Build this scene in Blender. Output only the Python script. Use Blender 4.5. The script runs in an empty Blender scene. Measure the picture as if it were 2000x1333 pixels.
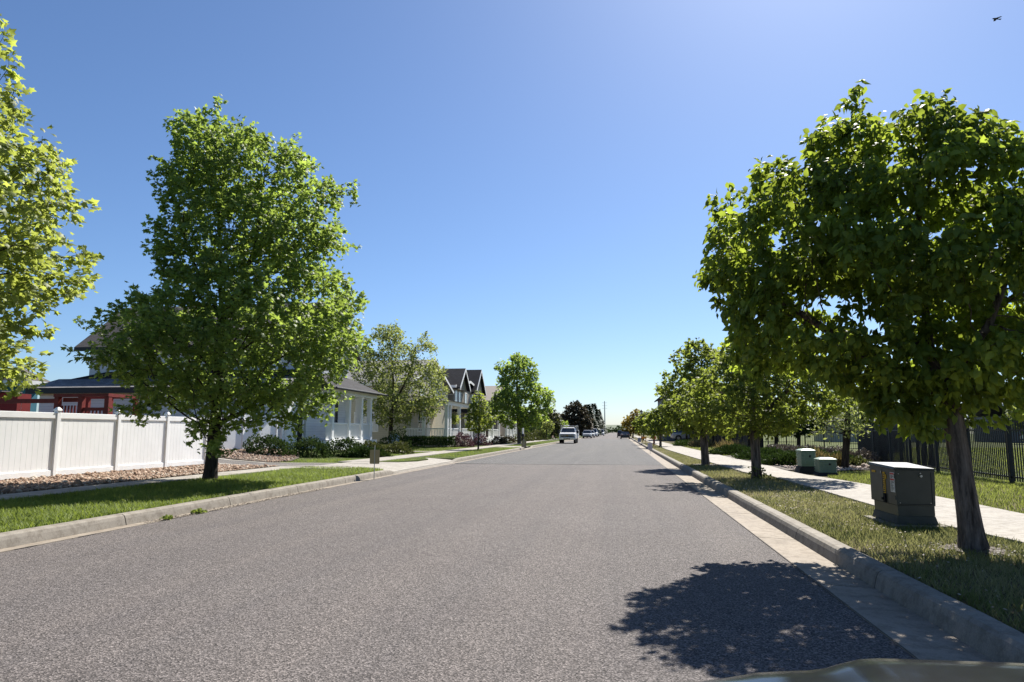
import bpy, math, random
import numpy as np
from mathutils import Vector, Matrix, noise as mnoise

random.seed(7); RNG = np.random.default_rng(7)
SC = bpy.context.scene
COL = SC.collection
# ------------------------------------------------------------------ camera
F, VPX, VPY, HC = 1380.0, 1208.0, 843.0, 1.45        # focal px (2000 px wide), street vanishing point, eye height
PITCH = math.atan((VPY - 666.5) / F)
_d = np.array([(VPX - 1000) / F, (VPY - 666.5) / F, 1.0]); _d /= np.linalg.norm(_d)
_up = np.array([0, -math.cos(PITCH), math.sin(PITCH)])
_Y = _d - _up * _d.dot(_up); _Y /= np.linalg.norm(_Y)
_X = np.cross(_Y, _up)
RW = np.array([_X, _Y, _up])
def ray(px, py):
    return RW @ np.array([(px - 1000) / F, (py - 666.5) / F, 1.0])
def gnd(px, py, z=0.0):
    w = ray(px, py); t = (z - HC) / w[2]; return float(w[0] * t), float(w[1] * t)
def at_y(px, py, Y):
    w = ray(px, py); t = Y / w[1]; return float(w[0] * t), float(HC + w[2] * t)

cd = bpy.data.cameras.new('camera'); cam = bpy.data.objects.new('camera', cd); COL.objects.link(cam)
cd.sensor_width = 36; cd.lens = F / 2000 * 36; cd.clip_end = 12000; cd.clip_start = 0.05
m = np.array([RW[:, 0], -RW[:, 1], -RW[:, 2]]).T
M4 = Matrix([[*m[0], 0], [*m[1], 0], [*m[2], HC], [0, 0, 0, 1]]); cam.matrix_world = M4
SC.camera = cam
# ------------------------------------------------------------------ light
SUN_H = Vector((0.30, 0.94, 0)).normalized(); SUN_EL = math.radians(46)
SUN_ROT = math.atan2(SUN_H.x, SUN_H.y)
W = bpy.data.worlds.new('World'); SC.world = W; W.use_nodes = True
nt = W.node_tree; bg = nt.nodes['Background']
sky = nt.nodes.new('ShaderNodeTexSky'); sky.sky_type = 'NISHITA'; sky.sun_disc = False
sky.sun_elevation = SUN_EL; sky.sun_rotation = SUN_ROT; sky.altitude = 0; sky.air_density = 0.9; sky.dust_density = 0.5; sky.ozone_density = 8
nt.links.new(sky.outputs[0], bg.inputs[0]); bg.inputs[1].default_value = 0.061
sl = bpy.data.lights.new('sun', 'SUN'); sl.energy = 5.0; sl.angle = math.radians(0.5); sl.color = (1, 0.95, 0.87)
so = bpy.data.objects.new('sun', sl); COL.objects.link(so)
sd = SUN_H * math.cos(SUN_EL) + Vector((0, 0, math.sin(SUN_EL)))
so.rotation_euler = sd.to_track_quat('Z', 'Y').to_euler(); so.location = (20, 40, 40)
SC.view_settings.view_transform = 'Standard'; SC.view_settings.look = 'None'
SC.view_settings.exposure = 1.1; SC.view_settings.gamma = 1
SC.cycles.max_bounces = 8; SC.cycles.transparent_max_bounces = 8; SC.cycles.transmission_bounces = 6

# ------------------------------------------------------------------ materials
class Mat:
    def __init__(s, name, col=(.5, .5, .5), rough=.8, spec=.3, metal=0.0):
        s.m = bpy.data.materials.new(name); s.m.use_nodes = True; s.t = s.m.node_tree; s.n = s.t.nodes
        s.b = s.n['Principled BSDF']; s.b.inputs['Base Color'].default_value = (*col, 1)
        s.b.inputs['Roughness'].default_value = rough; s.b.inputs['Specular IOR Level'].default_value = spec
        s.b.inputs['Metallic'].default_value = metal; s.tc = None
    def N(s, t, **k):
        x = s.n.new(t)
        for a, v in k.items(): setattr(x, a, v)
        return x
    def L(s, a, b): s.t.links.new(a, b)
    def co(s, scale=(1, 1, 1), rot=(0, 0, 0)):
        if not s.tc: s.tc = s.N('ShaderNodeNewGeometry')
        mp = s.N('ShaderNodeMapping'); mp.inputs['Scale'].default_value = scale; mp.inputs['Rotation'].default_value = rot
        s.L(s.tc.outputs['Position'], mp.inputs['Vector']); return mp.outputs[0]
    def noise(s, scale, detail=4, rough=.6, vec=None):
        x = s.N('ShaderNodeTexNoise'); x.inputs['Scale'].default_value = scale; x.inputs['Detail'].default_value = detail
        x.inputs['Roughness'].default_value = rough; s.L(vec if vec else s.co(), x.inputs['Vector']); return x.outputs['Fac']
    def ramp(s, fac, stops):
        r = s.N('ShaderNodeValToRGB'); e = r.color_ramp.elements
        while len(e) < len(stops): e.new(.5)
        for i, (p, c) in enumerate(stops): e[i].position = p; e[i].color = (*c, 1)
        s.L(fac, r.inputs[0]); return r.outputs[0]
    def mix(s, fac, a, b, mode='MIX'):
        x = s.N('ShaderNodeMix', data_type='RGBA', blend_type=mode)
        for inp, v in ((x.inputs[0], fac), (x.inputs[6], a), (x.inputs[7], b)):
            if isinstance(v, (int, float)): inp.default_value = v
            elif isinstance(v, tuple): inp.default_value = (*v, 1)
            else: s.L(v, inp)
        return x.outputs[2]
    def base(s, c): s.L(c, s.b.inputs['Base Color']); return s
    def bump(s, h, strength=.3, dist=.02):
        x = s.N('ShaderNodeBump'); x.inputs['Strength'].default_value = strength; x.inputs['Distance'].default_value = dist
        s.L(h, x.inputs['Height']); s.L(x.outputs[0], s.b.inputs['Normal']); return s
def c3(r, g, b): return (r, g, b)

def mottled(name, col, var=.15, scale=3, rough=.85, spec=.25, bump=0, bscale=60, detail=5, metal=0):
    M = Mat(name, col, rough, spec, metal)
    lo = tuple(c * (1 - var) for c in col); hi = tuple(min(1, c * (1 + var)) for c in col)
    M.base(M.ramp(M.noise(scale, detail, .65), [(.3, lo), (.7, hi)]))
    if bump: M.bump(M.noise(bscale, 3), bump, .01)
    return M

def asphalt(name, a, b, tint):
    M = Mat(name, a, .9, .25)
    sp = M.N('ShaderNodeTexVoronoi'); sp.inputs['Scale'].default_value = 92; M.L(M.co(), sp.inputs['Vector'])
    g = M.N('ShaderNodeRGBToBW'); M.L(sp.outputs['Color'], g.inputs[0])
    agg = M.ramp(g.outputs[0], [(.10, tuple(x * .36 for x in a)), (.42, a), (.66, b), (.91, tuple(x * 1.8 for x in b))])
    fine = M.ramp(M.noise(60, 3, .7), [(.3, c3(.74, .74, .74)), (.7, c3(1.2, 1.2, 1.2))])
    big = M.ramp(M.noise(.55, 5, .65), [(.3, tint), (.7, c3(1.04, 1.04, 1.04))])
    lane = M.ramp(M.noise(1, 4, .6, M.co((1.1, .03, 1))), [(.35, c3(.90, .90, .91)), (.65, c3(1.08, 1.06, 1.04))])
    c = M.mix(1, M.mix(1, M.mix(1, agg, fine, 'MULTIPLY'), big, 'MULTIPLY'), lane, 'MULTIPLY')
    M.base(c); M.bump(sp.outputs['Distance'], .6, .012); return M

def concrete(name, col, joints=0):
    M = Mat(name, col, .85, .25)
    a = M.ramp(M.noise(1.3, 6, .7), [(.25, tuple(x * .78 for x in col)), (.75, tuple(x * 1.1 for x in col))])
    f = M.ramp(M.noise(90, 2, .6), [(.3, c3(.82, .82, .82)), (.7, c3(1.12, 1.12, 1.12))])
    st = M.ramp(M.noise(6, 6, .75), [(.40, c3(.50, .46, .42)), (.54, c3(1, 1, 1))])
    M.base(M.mix(.55, M.mix(1, a, f, 'MULTIPLY'), M.mix(1, M.mix(1, a, f, 'MULTIPLY'), st, 'MULTIPLY')))
    M.bump(M.noise(120, 3), .25, .006); return M

def siding(name, col, pitch=.16):
    M = Mat(name, col, .6, .3)
    w = M.N('ShaderNodeTexWave', wave_type='BANDS', bands_direction='Z', wave_profile='SAW')
    w.inputs['Scale'].default_value = 0.314 / pitch; w.inputs['Distortion'].default_value = 0
    M.L(M.co(), w.inputs['Vector'])
    v = M.ramp(M.noise(.8, 4), [(.3, tuple(x * .93 for x in col)), (.7, tuple(min(1, x * 1.04) for x in col))])
    ln = M.ramp(w.outputs['Fac'], [(.0, c3(1, 1, 1)), (.93, c3(1, 1, 1)), (.97, c3(.5, .5, .5))])
    M.base(M.mix(1, v, ln, 'MULTIPLY')); M.bump(w.outputs['Fac'], .8, .02); return M

def shingle(name, col):
    M = Mat(name, col, .9, .2)
    cx = M.N('ShaderNodeSeparateXYZ'); 
    if not M.tc: M.tc = M.N('ShaderNodeNewGeometry')
    M.L(M.tc.outputs['Position'], cx.inputs[0])
    ad = M.N('ShaderNodeMath', operation='ADD'); M.L(cx.outputs[0], ad.inputs[0]); M.L(cx.outputs[1], ad.inputs[1])
    cb = M.N('ShaderNodeCombineXYZ'); M.L(ad.outputs[0], cb.inputs[0]); M.L(cx.outputs[2], cb.inputs[1])
    br = M.N('ShaderNodeTexBrick'); br.inputs['Scale'].default_value = 1; br.inputs['Brick Width'].default_value = .32
    br.inputs['Row Height'].default_value = .085; br.inputs['Mortar Size'].default_value = .008
    br.inputs['Color1'].default_value = (*[x * .8 for x in col], 1); br.inputs['Color2'].default_value = (*[x * 1.25 for x in col], 1)
    br.inputs['Mortar'].default_value = (*[x * .45 for x in col], 1); M.L(cb.outputs[0], br.inputs['Vector'])
    M.base(M.mix(.8, br.outputs['Color'], M.ramp(M.noise(1.2, 5), [(.3, c3(.75, .75, .75)), (.7, c3(1.2, 1.2, 1.2))]), 'MULTIPLY'))
    M.bump(M.noise(40, 3), .4, .01); return M

def leafmat(name, dark, light, trans, tw=.45, gloss=.2):
    """reflecting front + light passing through the blade; 'tint' is the leaf's own age colour"""
    M = Mat(name, dark, .55, gloss)
    at = M.N('ShaderNodeAttribute', attribute_name='tint')
    rc = M.ramp(at.outputs['Fac'], [(0, dark), (.75, light), (1, tuple(min(1, c * 1.35) for c in light))])
    M.base(rc)
    tr = M.N('ShaderNodeBsdfTranslucent')
    tcx = M.ramp(at.outputs['Fac'], [(0, tuple(c * .6 for c in trans)), (.8, trans), (1, tuple(min(1, c * 1.25) for c in trans))])
    M.L(tcx, tr.inputs['Color'])
    mx = M.N('ShaderNodeMixShader'); mx.inputs[0].default_value = tw
    M.L(M.b.outputs[0], mx.inputs[1]); M.L(tr.outputs[0], mx.inputs[2])
    M.L(mx.outputs[0], M.n['Material Output'].inputs['Surface']); return M

def bark(name, col, s=1.0):
    M = Mat(name, col, .95, .15)
    v = M.co((14 * s, 14 * s, 2.2 * s))
    h = M.noise(1, 6, .7, v)
    M.base(M.mix(1, M.ramp(h, [(.36, tuple(c * .25 for c in col)), (.52, col), (.68, tuple(c * 1.7 for c in col))]),
                 M.ramp(M.noise(2.2, 3), [(.3, c3(.75, .75, .75)), (.7, c3(1.2, 1.15, 1.1))]), 'MULTIPLY'))
    M.bump(h, 1.0, .035); return M

MT = {}
MT['asphalt'] = asphalt('worn_asphalt', (.084, .075, .071), (.138, .124, .118), c3(.92, .91, .91))
MT['asphalt_new'] = asphalt('grey_asphalt', (.076, .074, .073), (.115, .112, .109), c3(.93, .93, .93))
MT['alley'] = asphalt('alley_asphalt', (.10, .092, .086), (.155, .145, .134), c3(.93, .92, .91))
MT['gutter'] = concrete('gutter_concrete', (0.291, 0.248, 0.198))
MT['curb'] = concrete('curb_concrete', (0.248, 0.223, 0.186))
MT['walk'] = concrete('sidewalk_concrete', (0.343, 0.317, 0.277))
MT['seam'] = mottled('seam_dirt', (.07, .06, .05), .3, 20)
MT['soil'] = mottled('soil', (.062, .047, .033), .45, 9, bump=.6, bscale=40)
def turf(name, g1, g2, dry, amt):
    M = Mat(name, g1, .95, .1)
    f = M.ramp(M.noise(45, 4, .75), [(.3, tuple(c * .5 for c in g1)), (.52, g1), (.75, g2)])
    p = M.ramp(M.noise(.9, 5, .7), [(.5 - amt, c3(0, 0, 0)), (.72 - amt * .6, c3(1, 1, 1))])
    d = M.ramp(M.noise(60, 3, .7), [(.3, tuple(c * .55 for c in dry)), (.7, dry)])
    M.base(M.mix(p, f, d)); M.bump(M.noise(70, 4, .8), .8, .03); return M
MT['turf'] = turf('lawn_turf', (0.050, 0.076, 0.012), (0.099, 0.132, 0.026), (0.132, 0.112, 0.053), .0)
MT['turf_dry'] = turf('dry_turf', (0.063, 0.076, 0.017), (0.125, 0.125, 0.040), (0.211, 0.165, 0.109), .16)
MT['park'] = turf('park_turf', (0.056, 0.083, 0.017), (0.112, 0.132, 0.033), (0.125, 0.119, 0.046), .08)
MT['ground'] = mottled('open_ground', (0.079, 0.083, 0.036), .3, .05)
MT['hill'] = mottled('hill_scrub', (0.060, 0.080, 0.040), .5, .012, detail=8)
MT['stone'] = None
def attrmat(name, stops, rough=.85):
    M = Mat(name, stops[0][1], rough, .25)
    at = M.N('ShaderNodeAttribute', attribute_name='tint'); M.base(M.ramp(at.outputs['Fac'], stops)); return M
MT['stone'] = attrmat('river_rock', [(0, c3(.09, .06, .042)), (.35, c3(.23, .145, .10)), (.7, c3(.33, .235, .165)), (1, c3(.46, .40, .33))])
MT['petal'] = attrmat('pale_petals', [(0, c3(0.294, 0.231, 0.168)), (.6, c3(0.434, 0.350, 0.308)), (1, c3(0.546, 0.490, 0.434))])
MT['vinyl'] = mottled('white_vinyl', (.88, .88, .87), .05, 1.2, .45, .4)
MT['white'] = mottled('white_paint', (.78, .78, .76), .04, 2, .5, .35)
MT['whiteside'] = siding('white_siding', (.74, .75, .76))
MT['cream'] = siding('cream_siding', (.50, .46, .35))
MT['taupe'] = siding('taupe_siding', (.30, .26, .20))
MT['taupe_dark'] = siding('dark_taupe_siding', (.14, .115, .095))
MT['greyside'] = siding('grey_siding', (.16, .17, .19))
MT['shingle'] = shingle('grey_shingle', (0.105, 0.094, 0.090))
MT['shingle_dark'] = shingle('dark_shingle', (.030, .030, .035))
MT['shingle_grey'] = shingle('mid_grey_shingle', (.19, .185, .185))
MT['trim_black'] = Mat('black_trim', (.012, .013, .016), .5, .4)
MT['glass'] = Mat('window_glass', (.03, .04, .05), .06, .8)
MT['curtain_glass'] = Mat('curtained_glass', (.36, .42, .44), .12, .6)
MT['carglass'] = Mat('car_glass', (.02, .025, .03), .05, .8)
MT['dark'] = Mat('dark_opening', (.01, .01, .012), .8, .2)
MT['iron'] = Mat('black_iron', (.010, .011, .015), .45, .4)
MT['screen'] = mottled('dark_slats', (.018, .018, .02), .4, 6, .8)
MT['redwood'] = mottled('red_stained_wood', (0.195, 0.026, 0.019), .25, 5, .6, .3)
MT['redwall'] = mottled('red_wall', (.20, .02, .02), .15, 3, .7)
MT['tealwall'] = Mat('teal_wall', (.05, .17, .24), .7)
MT['chain'] = Mat('chain_metal', (.5, .5, .5), .4, .5, .8)
MT['olive'] = mottled('olive_drab_paint', (.040, .043, .036), .18, 5, .45, .4, .1, 30)
MT['olive_base'] = mottled('box_pad', (0.064, 0.066, 0.058), .2, 8, .85)
MT['palegreen'] = mottled('pale_green_plastic', (.165, .235, .185), .08, 6, .5, .35)
MT['padblack'] = mottled('black_pad', (.025, .026, .03), .3, 10, .8)
MT['yellow'] = mottled('yellow_sticker', (0.496, 0.288, 0.016), .1, 30, .6)
MT['label_white'] = mottled('white_sticker', (0.528, 0.528, 0.504), .06, 30, .5)
MT['label_red'] = Mat('red_print', (.5, .04, .03), .6)
MT['label_ink'] = Mat('black_print', (.03, .03, .03), .6)
MT['steel'] = mottled('galvanised_steel', (.42, .42, .40), .1, 12, .45, .5, metal=.6)
MT['tan'] = mottled('tan_sign_back', (.34, .28, .165), .08, 12, .6)
MT['lilac'] = mottled('pale_sign', (.55, .48, .5), .05, 12, .6)
MT['redbox'] = Mat('red_paint', (.40, .06, .03), .5)
MT['orange'] = Mat('orange_plastic', (.75, .26, .04), .5)
MT['carwhite'] = Mat('white_car_paint', (0.666, 0.675, 0.684), .25, .6)
MT['carsilver'] = Mat('silver_car_paint', (.45, .47, .50), .25, .6, .4)
MT['cardark'] = Mat('dark_car_paint', (.03, .033, .04), .22, .7, .2)
MT['carplastic'] = Mat('black_car_plastic', (.015, .015, .016), .55, .4)
MT['chrome'] = Mat('chrome', (.55, .56, .58), .18, .6, .9)
MT['tyre'] = Mat('tyre_rubber', (.012, .012, .012), .85, .2)
MT['rim'] = Mat('wheel_alloy', (.35, .35, .36), .35, .5, .7)
MT['lampglass'] = Mat('lamp_lens', (.6, .62, .64), .1, .8)
MT['redlens'] = Mat('red_lens', (.28, .01, .01), .2, .6)
MT['hood'] = mottled('dark_grey_bonnet', (.012, .014, .017), .35, 14, .16, .5)
MT['reflect_pale'] = Mat('pale_reflection', (.17, .165, .13), .4, .5)  # pale colour standing in for reflections on the bonnet
MT['bird'] = Mat('dark_feathers', (.02, .02, .022), .8)
MT['bluewrap'] = mottled('pale_blue_wrap', (.42, .52, .62), .25, 8, .6)
MT['brick'] = mottled('brick_brown', (.16, .10, .08), .25, 8)
MT['bark'] = bark('grey_bark', (.135, .112, .096)); MT['bark_dark'] = bark('dark_bark', (.05, .041, .035)); MT['bark_mid'] = bark('brown_bark', (.08, .064, .052))
MT['maple'] = leafmat('maple_leaf', (.064, .112, .024), (.150, .210, .060), (.42, .56, .09), .48, .4)
MT['maple_y'] = leafmat('young_maple_leaf', (.085, .125, .022), (.22, .255, .075), (.50, .57, .10), .5, .35)
MT['linden'] = leafmat('broad_leaf', (.042, .080, .018), (.095, .150, .034), (.44, .55, .06), .47, .2)
MT['street'] = leafmat('street_tree_leaf', (.045, .075, .018), (.11, .15, .038), (.40, .48, .07), .47, .2)
MT['locust'] = leafmat('fine_leaf', (.075, .105, .03), (.17, .21, .07), (.42, .48, .12), .45, .2)
MT['bush'] = leafmat('bush_leaf', (0.018, 0.038, 0.014), (0.048, 0.076, 0.026), (0.064, 0.104, 0.024), .25, .04)
MT['juniper'] = leafmat('juniper_spray', (0.018, 0.042, 0.011), (0.048, 0.080, 0.020), (0.048, 0.080, 0.016), .2, .04)
MT['conifer'] = leafmat('conifer_spray', (.014, .032, .014), (.04, .065, .025), (.04, .06, .02), .15)
MT['copper'] = leafmat('copper_leaf', (.030, .028, .016), (.105, .085, .050), (.07, .06, .03), .2)
MT['golden'] = leafmat('golden_leaf', (0.154, 0.112, 0.014), (0.294, 0.210, 0.021), (0.315, 0.231, 0.028), .4)
MT['olivebush'] = leafmat('olive_bush_leaf', (0.038, 0.053, 0.015), (0.098, 0.105, 0.030), (0.105, 0.120, 0.030), .3)
MT['drybush'] = leafmat('dry_twig', (0.083, 0.064, 0.056), (0.180, 0.150, 0.120), (0.090, 0.075, 0.053), .2)
MT['grassdry'] = leafmat('straw_grass', (.10, .085, .035), (.27, .21, .095), (.24, .19, .07), .3)
MT['purple'] = leafmat('purple_leaf', (.05, .022, .03), (.13, .07, .085), (.1, .04, .05), .25)
MT['blade'] = leafmat('grass_blade', (.075, .120, .016), (.19, .235, .05), (.30, .38, .06), .42, .15)
# dry blades: tint 0 green .. 1 straw
_b = leafmat('park_blade', (.085, .12, .02), (.21, .225, .06), (.30, .35, .07), .42, .15); MT['blade_park'] = _b
MT['blade_dry'] = leafmat('mixed_blade', (.085, .125, .02), (.34, .285, .15), (.34, .34, .13), .4, .15)

# ------------------------------------------------------------------ mesh helpers
ORIGIN = {}
def wl(o):
    return ORIGIN.get(o.name, (0, 0, 0)) if o else (0, 0, 0)
class MB:
    def __init__(s): s.v = []; s.f = []
    def add(s, vs, fs):
        k = len(s.v); s.v += [tuple(p) for p in vs]; s.f += [tuple(i + k for i in q) for q in fs]; return s
    def box(s, x0, x1, y0, y1, z0, z1):
        return s.add([(x0, y0, z0), (x1, y0, z0), (x1, y1, z0), (x0, y1, z0), (x0, y0, z1), (x1, y0, z1), (x1, y1, z1), (x0, y1, z1)],
                     [(0, 3, 2, 1), (4, 5, 6, 7), (0, 1, 5, 4), (1, 2, 6, 5), (2, 3, 7, 6), (3, 0, 4, 7)])
    def prism(s, poly, ax, a0, a1):
        """poly in the plane of the two other axes, extruded along ax"""
        def P(p, a):
            return {0: (a, p[0], p[1]), 1: (p[0], a, p[1]), 2: (p[0], p[1], a)}[ax]
        n = len(poly)
        return s.add([P(p, a0) for p in poly] + [P(p, a1) for p in poly],
                     [tuple(range(n))[::-1], tuple(range(n, 2 * n))] + [(i, (i + 1) % n, n + (i + 1) % n, n + i) for i in range(n)])
    def hexa(s, b, t):
        return s.add(list(b) + list(t), [(0, 3, 2, 1), (4, 5, 6, 7), (0, 1, 5, 4), (1, 2, 6, 5), (2, 3, 7, 6), (3, 0, 4, 7)])
    def tube(s, pts, rad, n=8, cap=True):
        pts = [Vector(p) for p in pts]; k = len(s.v); m_ = len(pts)
        if isinstance(rad, (int, float)): rad = [rad] * m_
        ref = None
        for i, p in enumerate(pts):
            d = (pts[min(i + 1, m_ - 1)] - pts[max(i - 1, 0)]).normalized()
            if ref is None: ref = Vector((1, 0, 0)) if abs(d.x) < .9 else Vector((0, 1, 0))
            a = (ref - d * ref.dot(d)).normalized(); b = d.cross(a); ref = a
            for j in range(n):
                t = 2 * math.pi * j / n; s.v.append(tuple(p + (a * math.cos(t) + b * math.sin(t)) * rad[i]))
        for i in range(m_ - 1):
            for j in range(n):
                s.f.append((k + i * n + j, k + i * n + (j + 1) % n, k + (i + 1) * n + (j + 1) % n, k + (i + 1) * n + j))
        if cap: s.f.append(tuple(k + j for j in range(n))[::-1]); s.f.append(tuple(k + (m_ - 1) * n + j for j in range(n)))
        return s
    def lathe(s, c, prof, n=16):
        k = len(s.v)
        for r, z in prof:
            for j in range(n):
                t = 2 * math.pi * j / n; s.v.append((c[0] + r * math.cos(t), c[1] + r * math.sin(t), c[2] + z))
        for i in range(len(prof) - 1):
            for j in range(n): s.f.append((k + i * n + j, k + i * n + (j + 1) % n, k + (i + 1) * n + (j + 1) % n, k + (i + 1) * n + j))
        s.f.append(tuple(k + j for j in range(n))[::-1]); s.f.append(tuple(k + (len(prof) - 1) * n + j for j in range(n))); return s
    def wheel(s, c, r, w, n=20):
        """disc about the x axis"""
        k = len(s.v); pr = [(r * .9, -w / 2), (r, -w * .35), (r, w * .35), (r * .9, w / 2)]
        for rr, x in pr:
            for j in range(n):
                t = 2 * math.pi * j / n; s.v.append((c[0] + x, c[1] + rr * math.cos(t), c[2] + rr * math.sin(t)))
        for i in range(3):
            for j in range(n): s.f.append((k + i * n + j, k + i * n + (j + 1) % n, k + (i + 1) * n + (j + 1) % n, k + (i + 1) * n + j))
        s.f.append(tuple(k + j for j in range(n))[::-1]); s.f.append(tuple(k + 3 * n + j for j in range(n))); return s
    def build(s, name, mat, parent=None, smooth=False, bevel=0, recalc=True):
        o0 = wl(parent)
        me = bpy.data.meshes.new(name)
        me.from_pydata([(a - o0[0], b - o0[1], c - o0[2]) for a, b, c in s.v], [], s.f)
        return finish(name, me, mat, parent, smooth, bevel, recalc)
import bmesh
def finish(name, me, mat, parent, smooth=False, bevel=0, recalc=False):
    if recalc:
        bm = bmesh.new(); bm.from_mesh(me); bmesh.ops.recalc_face_normals(bm, faces=bm.faces); bm.to_mesh(me); bm.free()
    me.materials.append(mat.m)
    if smooth: me.shade_smooth()
    o = bpy.data.objects.new(name, me); COL.objects.link(o)
    if parent: o.parent = parent; ORIGIN[o.name] = wl(parent)
    if bevel:
        b = o.modifiers.new('bevel', 'BEVEL'); b.width = bevel; b.segments = 2; b.limit_method = 'ANGLE'
    return o
def tag(o, label, cat, group=None):
    o['label'] = label; o['category'] = cat
    if group: o['group'] = group
    return o
def thing(name, label, cat, loc=(0, 0, 0), group=None):
    o = bpy.data.objects.new(name, None); COL.objects.link(o); o.location = loc; o.empty_display_size = .3
    ORIGIN[o.name] = tuple(loc); return tag(o, label, cat, group)
def kind(o, k): o['kind'] = k; return o
def dup(root, loc, rotz=0, label=None, scale=1.0):
    def cp(o, par):
        c = o.copy(); COL.objects.link(c)
        if par: c.parent = par
        for ch in [x for x in bpy.data.objects if x.parent == o and x is not c]: cp(ch, c)
        return c
    r = cp(root, None); r.location = loc; r.rotation_euler = (0, 0, rotz); r.scale = (scale,) * 3
    if label: r['label'] = label
    return r
def npmesh(name, V, faces, sizes, tint=None):
    """V (n,3); faces flat vertex indices; sizes per polygon"""
    me = bpy.data.meshes.new(name); me.vertices.add(len(V)); me.vertices.foreach_set('co', np.asarray(V, np.float32).ravel())
    me.loops.add(len(faces)); me.loops.foreach_set('vertex_index', np.asarray(faces, np.int32))
    st = np.concatenate([[0], np.cumsum(sizes)[:-1]]).astype(np.int32)
    me.polygons.add(len(sizes)); me.polygons.foreach_set('loop_start', st); me.polygons.foreach_set('loop_total', np.asarray(sizes, np.int32))
    if tint is not None:
        a = me.attributes.new('tint', 'FLOAT', 'POINT'); a.data.foreach_set('value', np.asarray(tint, np.float32))
    me.update(calc_edges=True); me.validate(); return me

# ------------------------------------------------------------------ leaves
def T_maple():
    o = [(0, 0), (.10, .16), (.42, .05), (.33, .30), (.52, .55), (.24, .58), (.0, 1.0), (-.24, .58), (-.52, .55), (-.33, .30), (-.42, .05), (-.10, .16)]
    V = [(0, .38, .06)] + [(x, y, -abs(x) * .28 - y * y * .14) for x, y in o]
    n = len(o); return np.array(V), [(0, 1 + i, 1 + (i + 1) % n) for i in range(n)]
def T_ovate():
    V = [(0, 0, 0), (.30, .28, -.06), (.27, .62, -.12), (0, 1.02, -.34), (-.27, .62, -.12), (-.30, .28, -.06), (0, .42, .05)]
    return np.array(V), [(0, 1, 6), (1, 2, 6), (2, 3, 6), (3, 4, 6), (4, 5, 6), (5, 0, 6)]
def T_small():
    V = [(0, 0, 0), (.26, .45, -.05), (0, 1, -.15), (-.26, .45, -.05)]
    return np.array(V), [(0, 1, 2), (0, 2, 3)]
def T_clump():
    V = [(0, 0, 0), (.35, .2, -.05), (.5, .7, -.1), (.15, .6, .02), (0, 1.05, -.2), (-.18, .62, 0), (-.5, .75, -.1), (-.35, .2, -.05)]
    return np.array(V), [(0, 1, 2, 3), (0, 3, 4, 5), (0, 5, 6, 7)]
def T_spray():
    V = [(0, 0, 0), (.10, .3, .0), (.16, .62, .02), (0, 1, .05), (-.16, .62, .02), (-.10, .3, 0)]
    return np.array(V), [(0, 1, 2, 3), (0, 3, 4, 5)]
def T_blade():
    V = [(-.06, 0, 0), (.06, 0, 0), (.035, .55, .06), (-.035, .55, .06), (0, 1, .25)]
    return np.array(V), [(0, 1, 2, 3), (3, 2, 4)]
TEMPL = dict(maple=T_maple(), ovate=T_ovate(), small=T_small(), clump=T_clump(), spray=T_spray(), blade=T_blade())
def nrm(a): return a / np.maximum(np.linalg.norm(a, axis=1, keepdims=True), 1e-9)
def leaf_mesh(name, P, A, Nn, S, kind_, tint):
    """leaves at P, axis A, normal Nn, size S"""
    V0, F0 = TEMPL[kind_]; A = nrm(A); Nn = nrm(Nn - A * (Nn * A).sum(1, keepdims=True)); B = np.cross(A, Nn)
    n = len(P); k = len(V0)
    V = P[:, None] + S[:, None, None] * (V0[None, :, 0, None] * B[:, None] + V0[None, :, 1, None] * A[:, None] + V0[None, :, 2, None] * Nn[:, None])
    sz = np.array([len(f) for f in F0]); fl = np.concatenate([np.array(f) for f in F0])
    faces = (fl[None] + (np.arange(n) * k)[:, None]).ravel()
    return npmesh(name, V.reshape(-1, 3), faces, np.tile(sz, n), np.repeat(tint, k))

def in_poly(poly, u, z):
    c = np.zeros(len(u), bool); n = len(poly); j = n - 1
    for i in range(n):
        xi, yi = poly[i]; xj, yj = poly[j]
        cond = ((yi > z) != (yj > z)) & (u < (xj - xi) * (z - yi) / (yj - yi + 1e-12) + xi); c ^= cond; j = i
    return c

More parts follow.
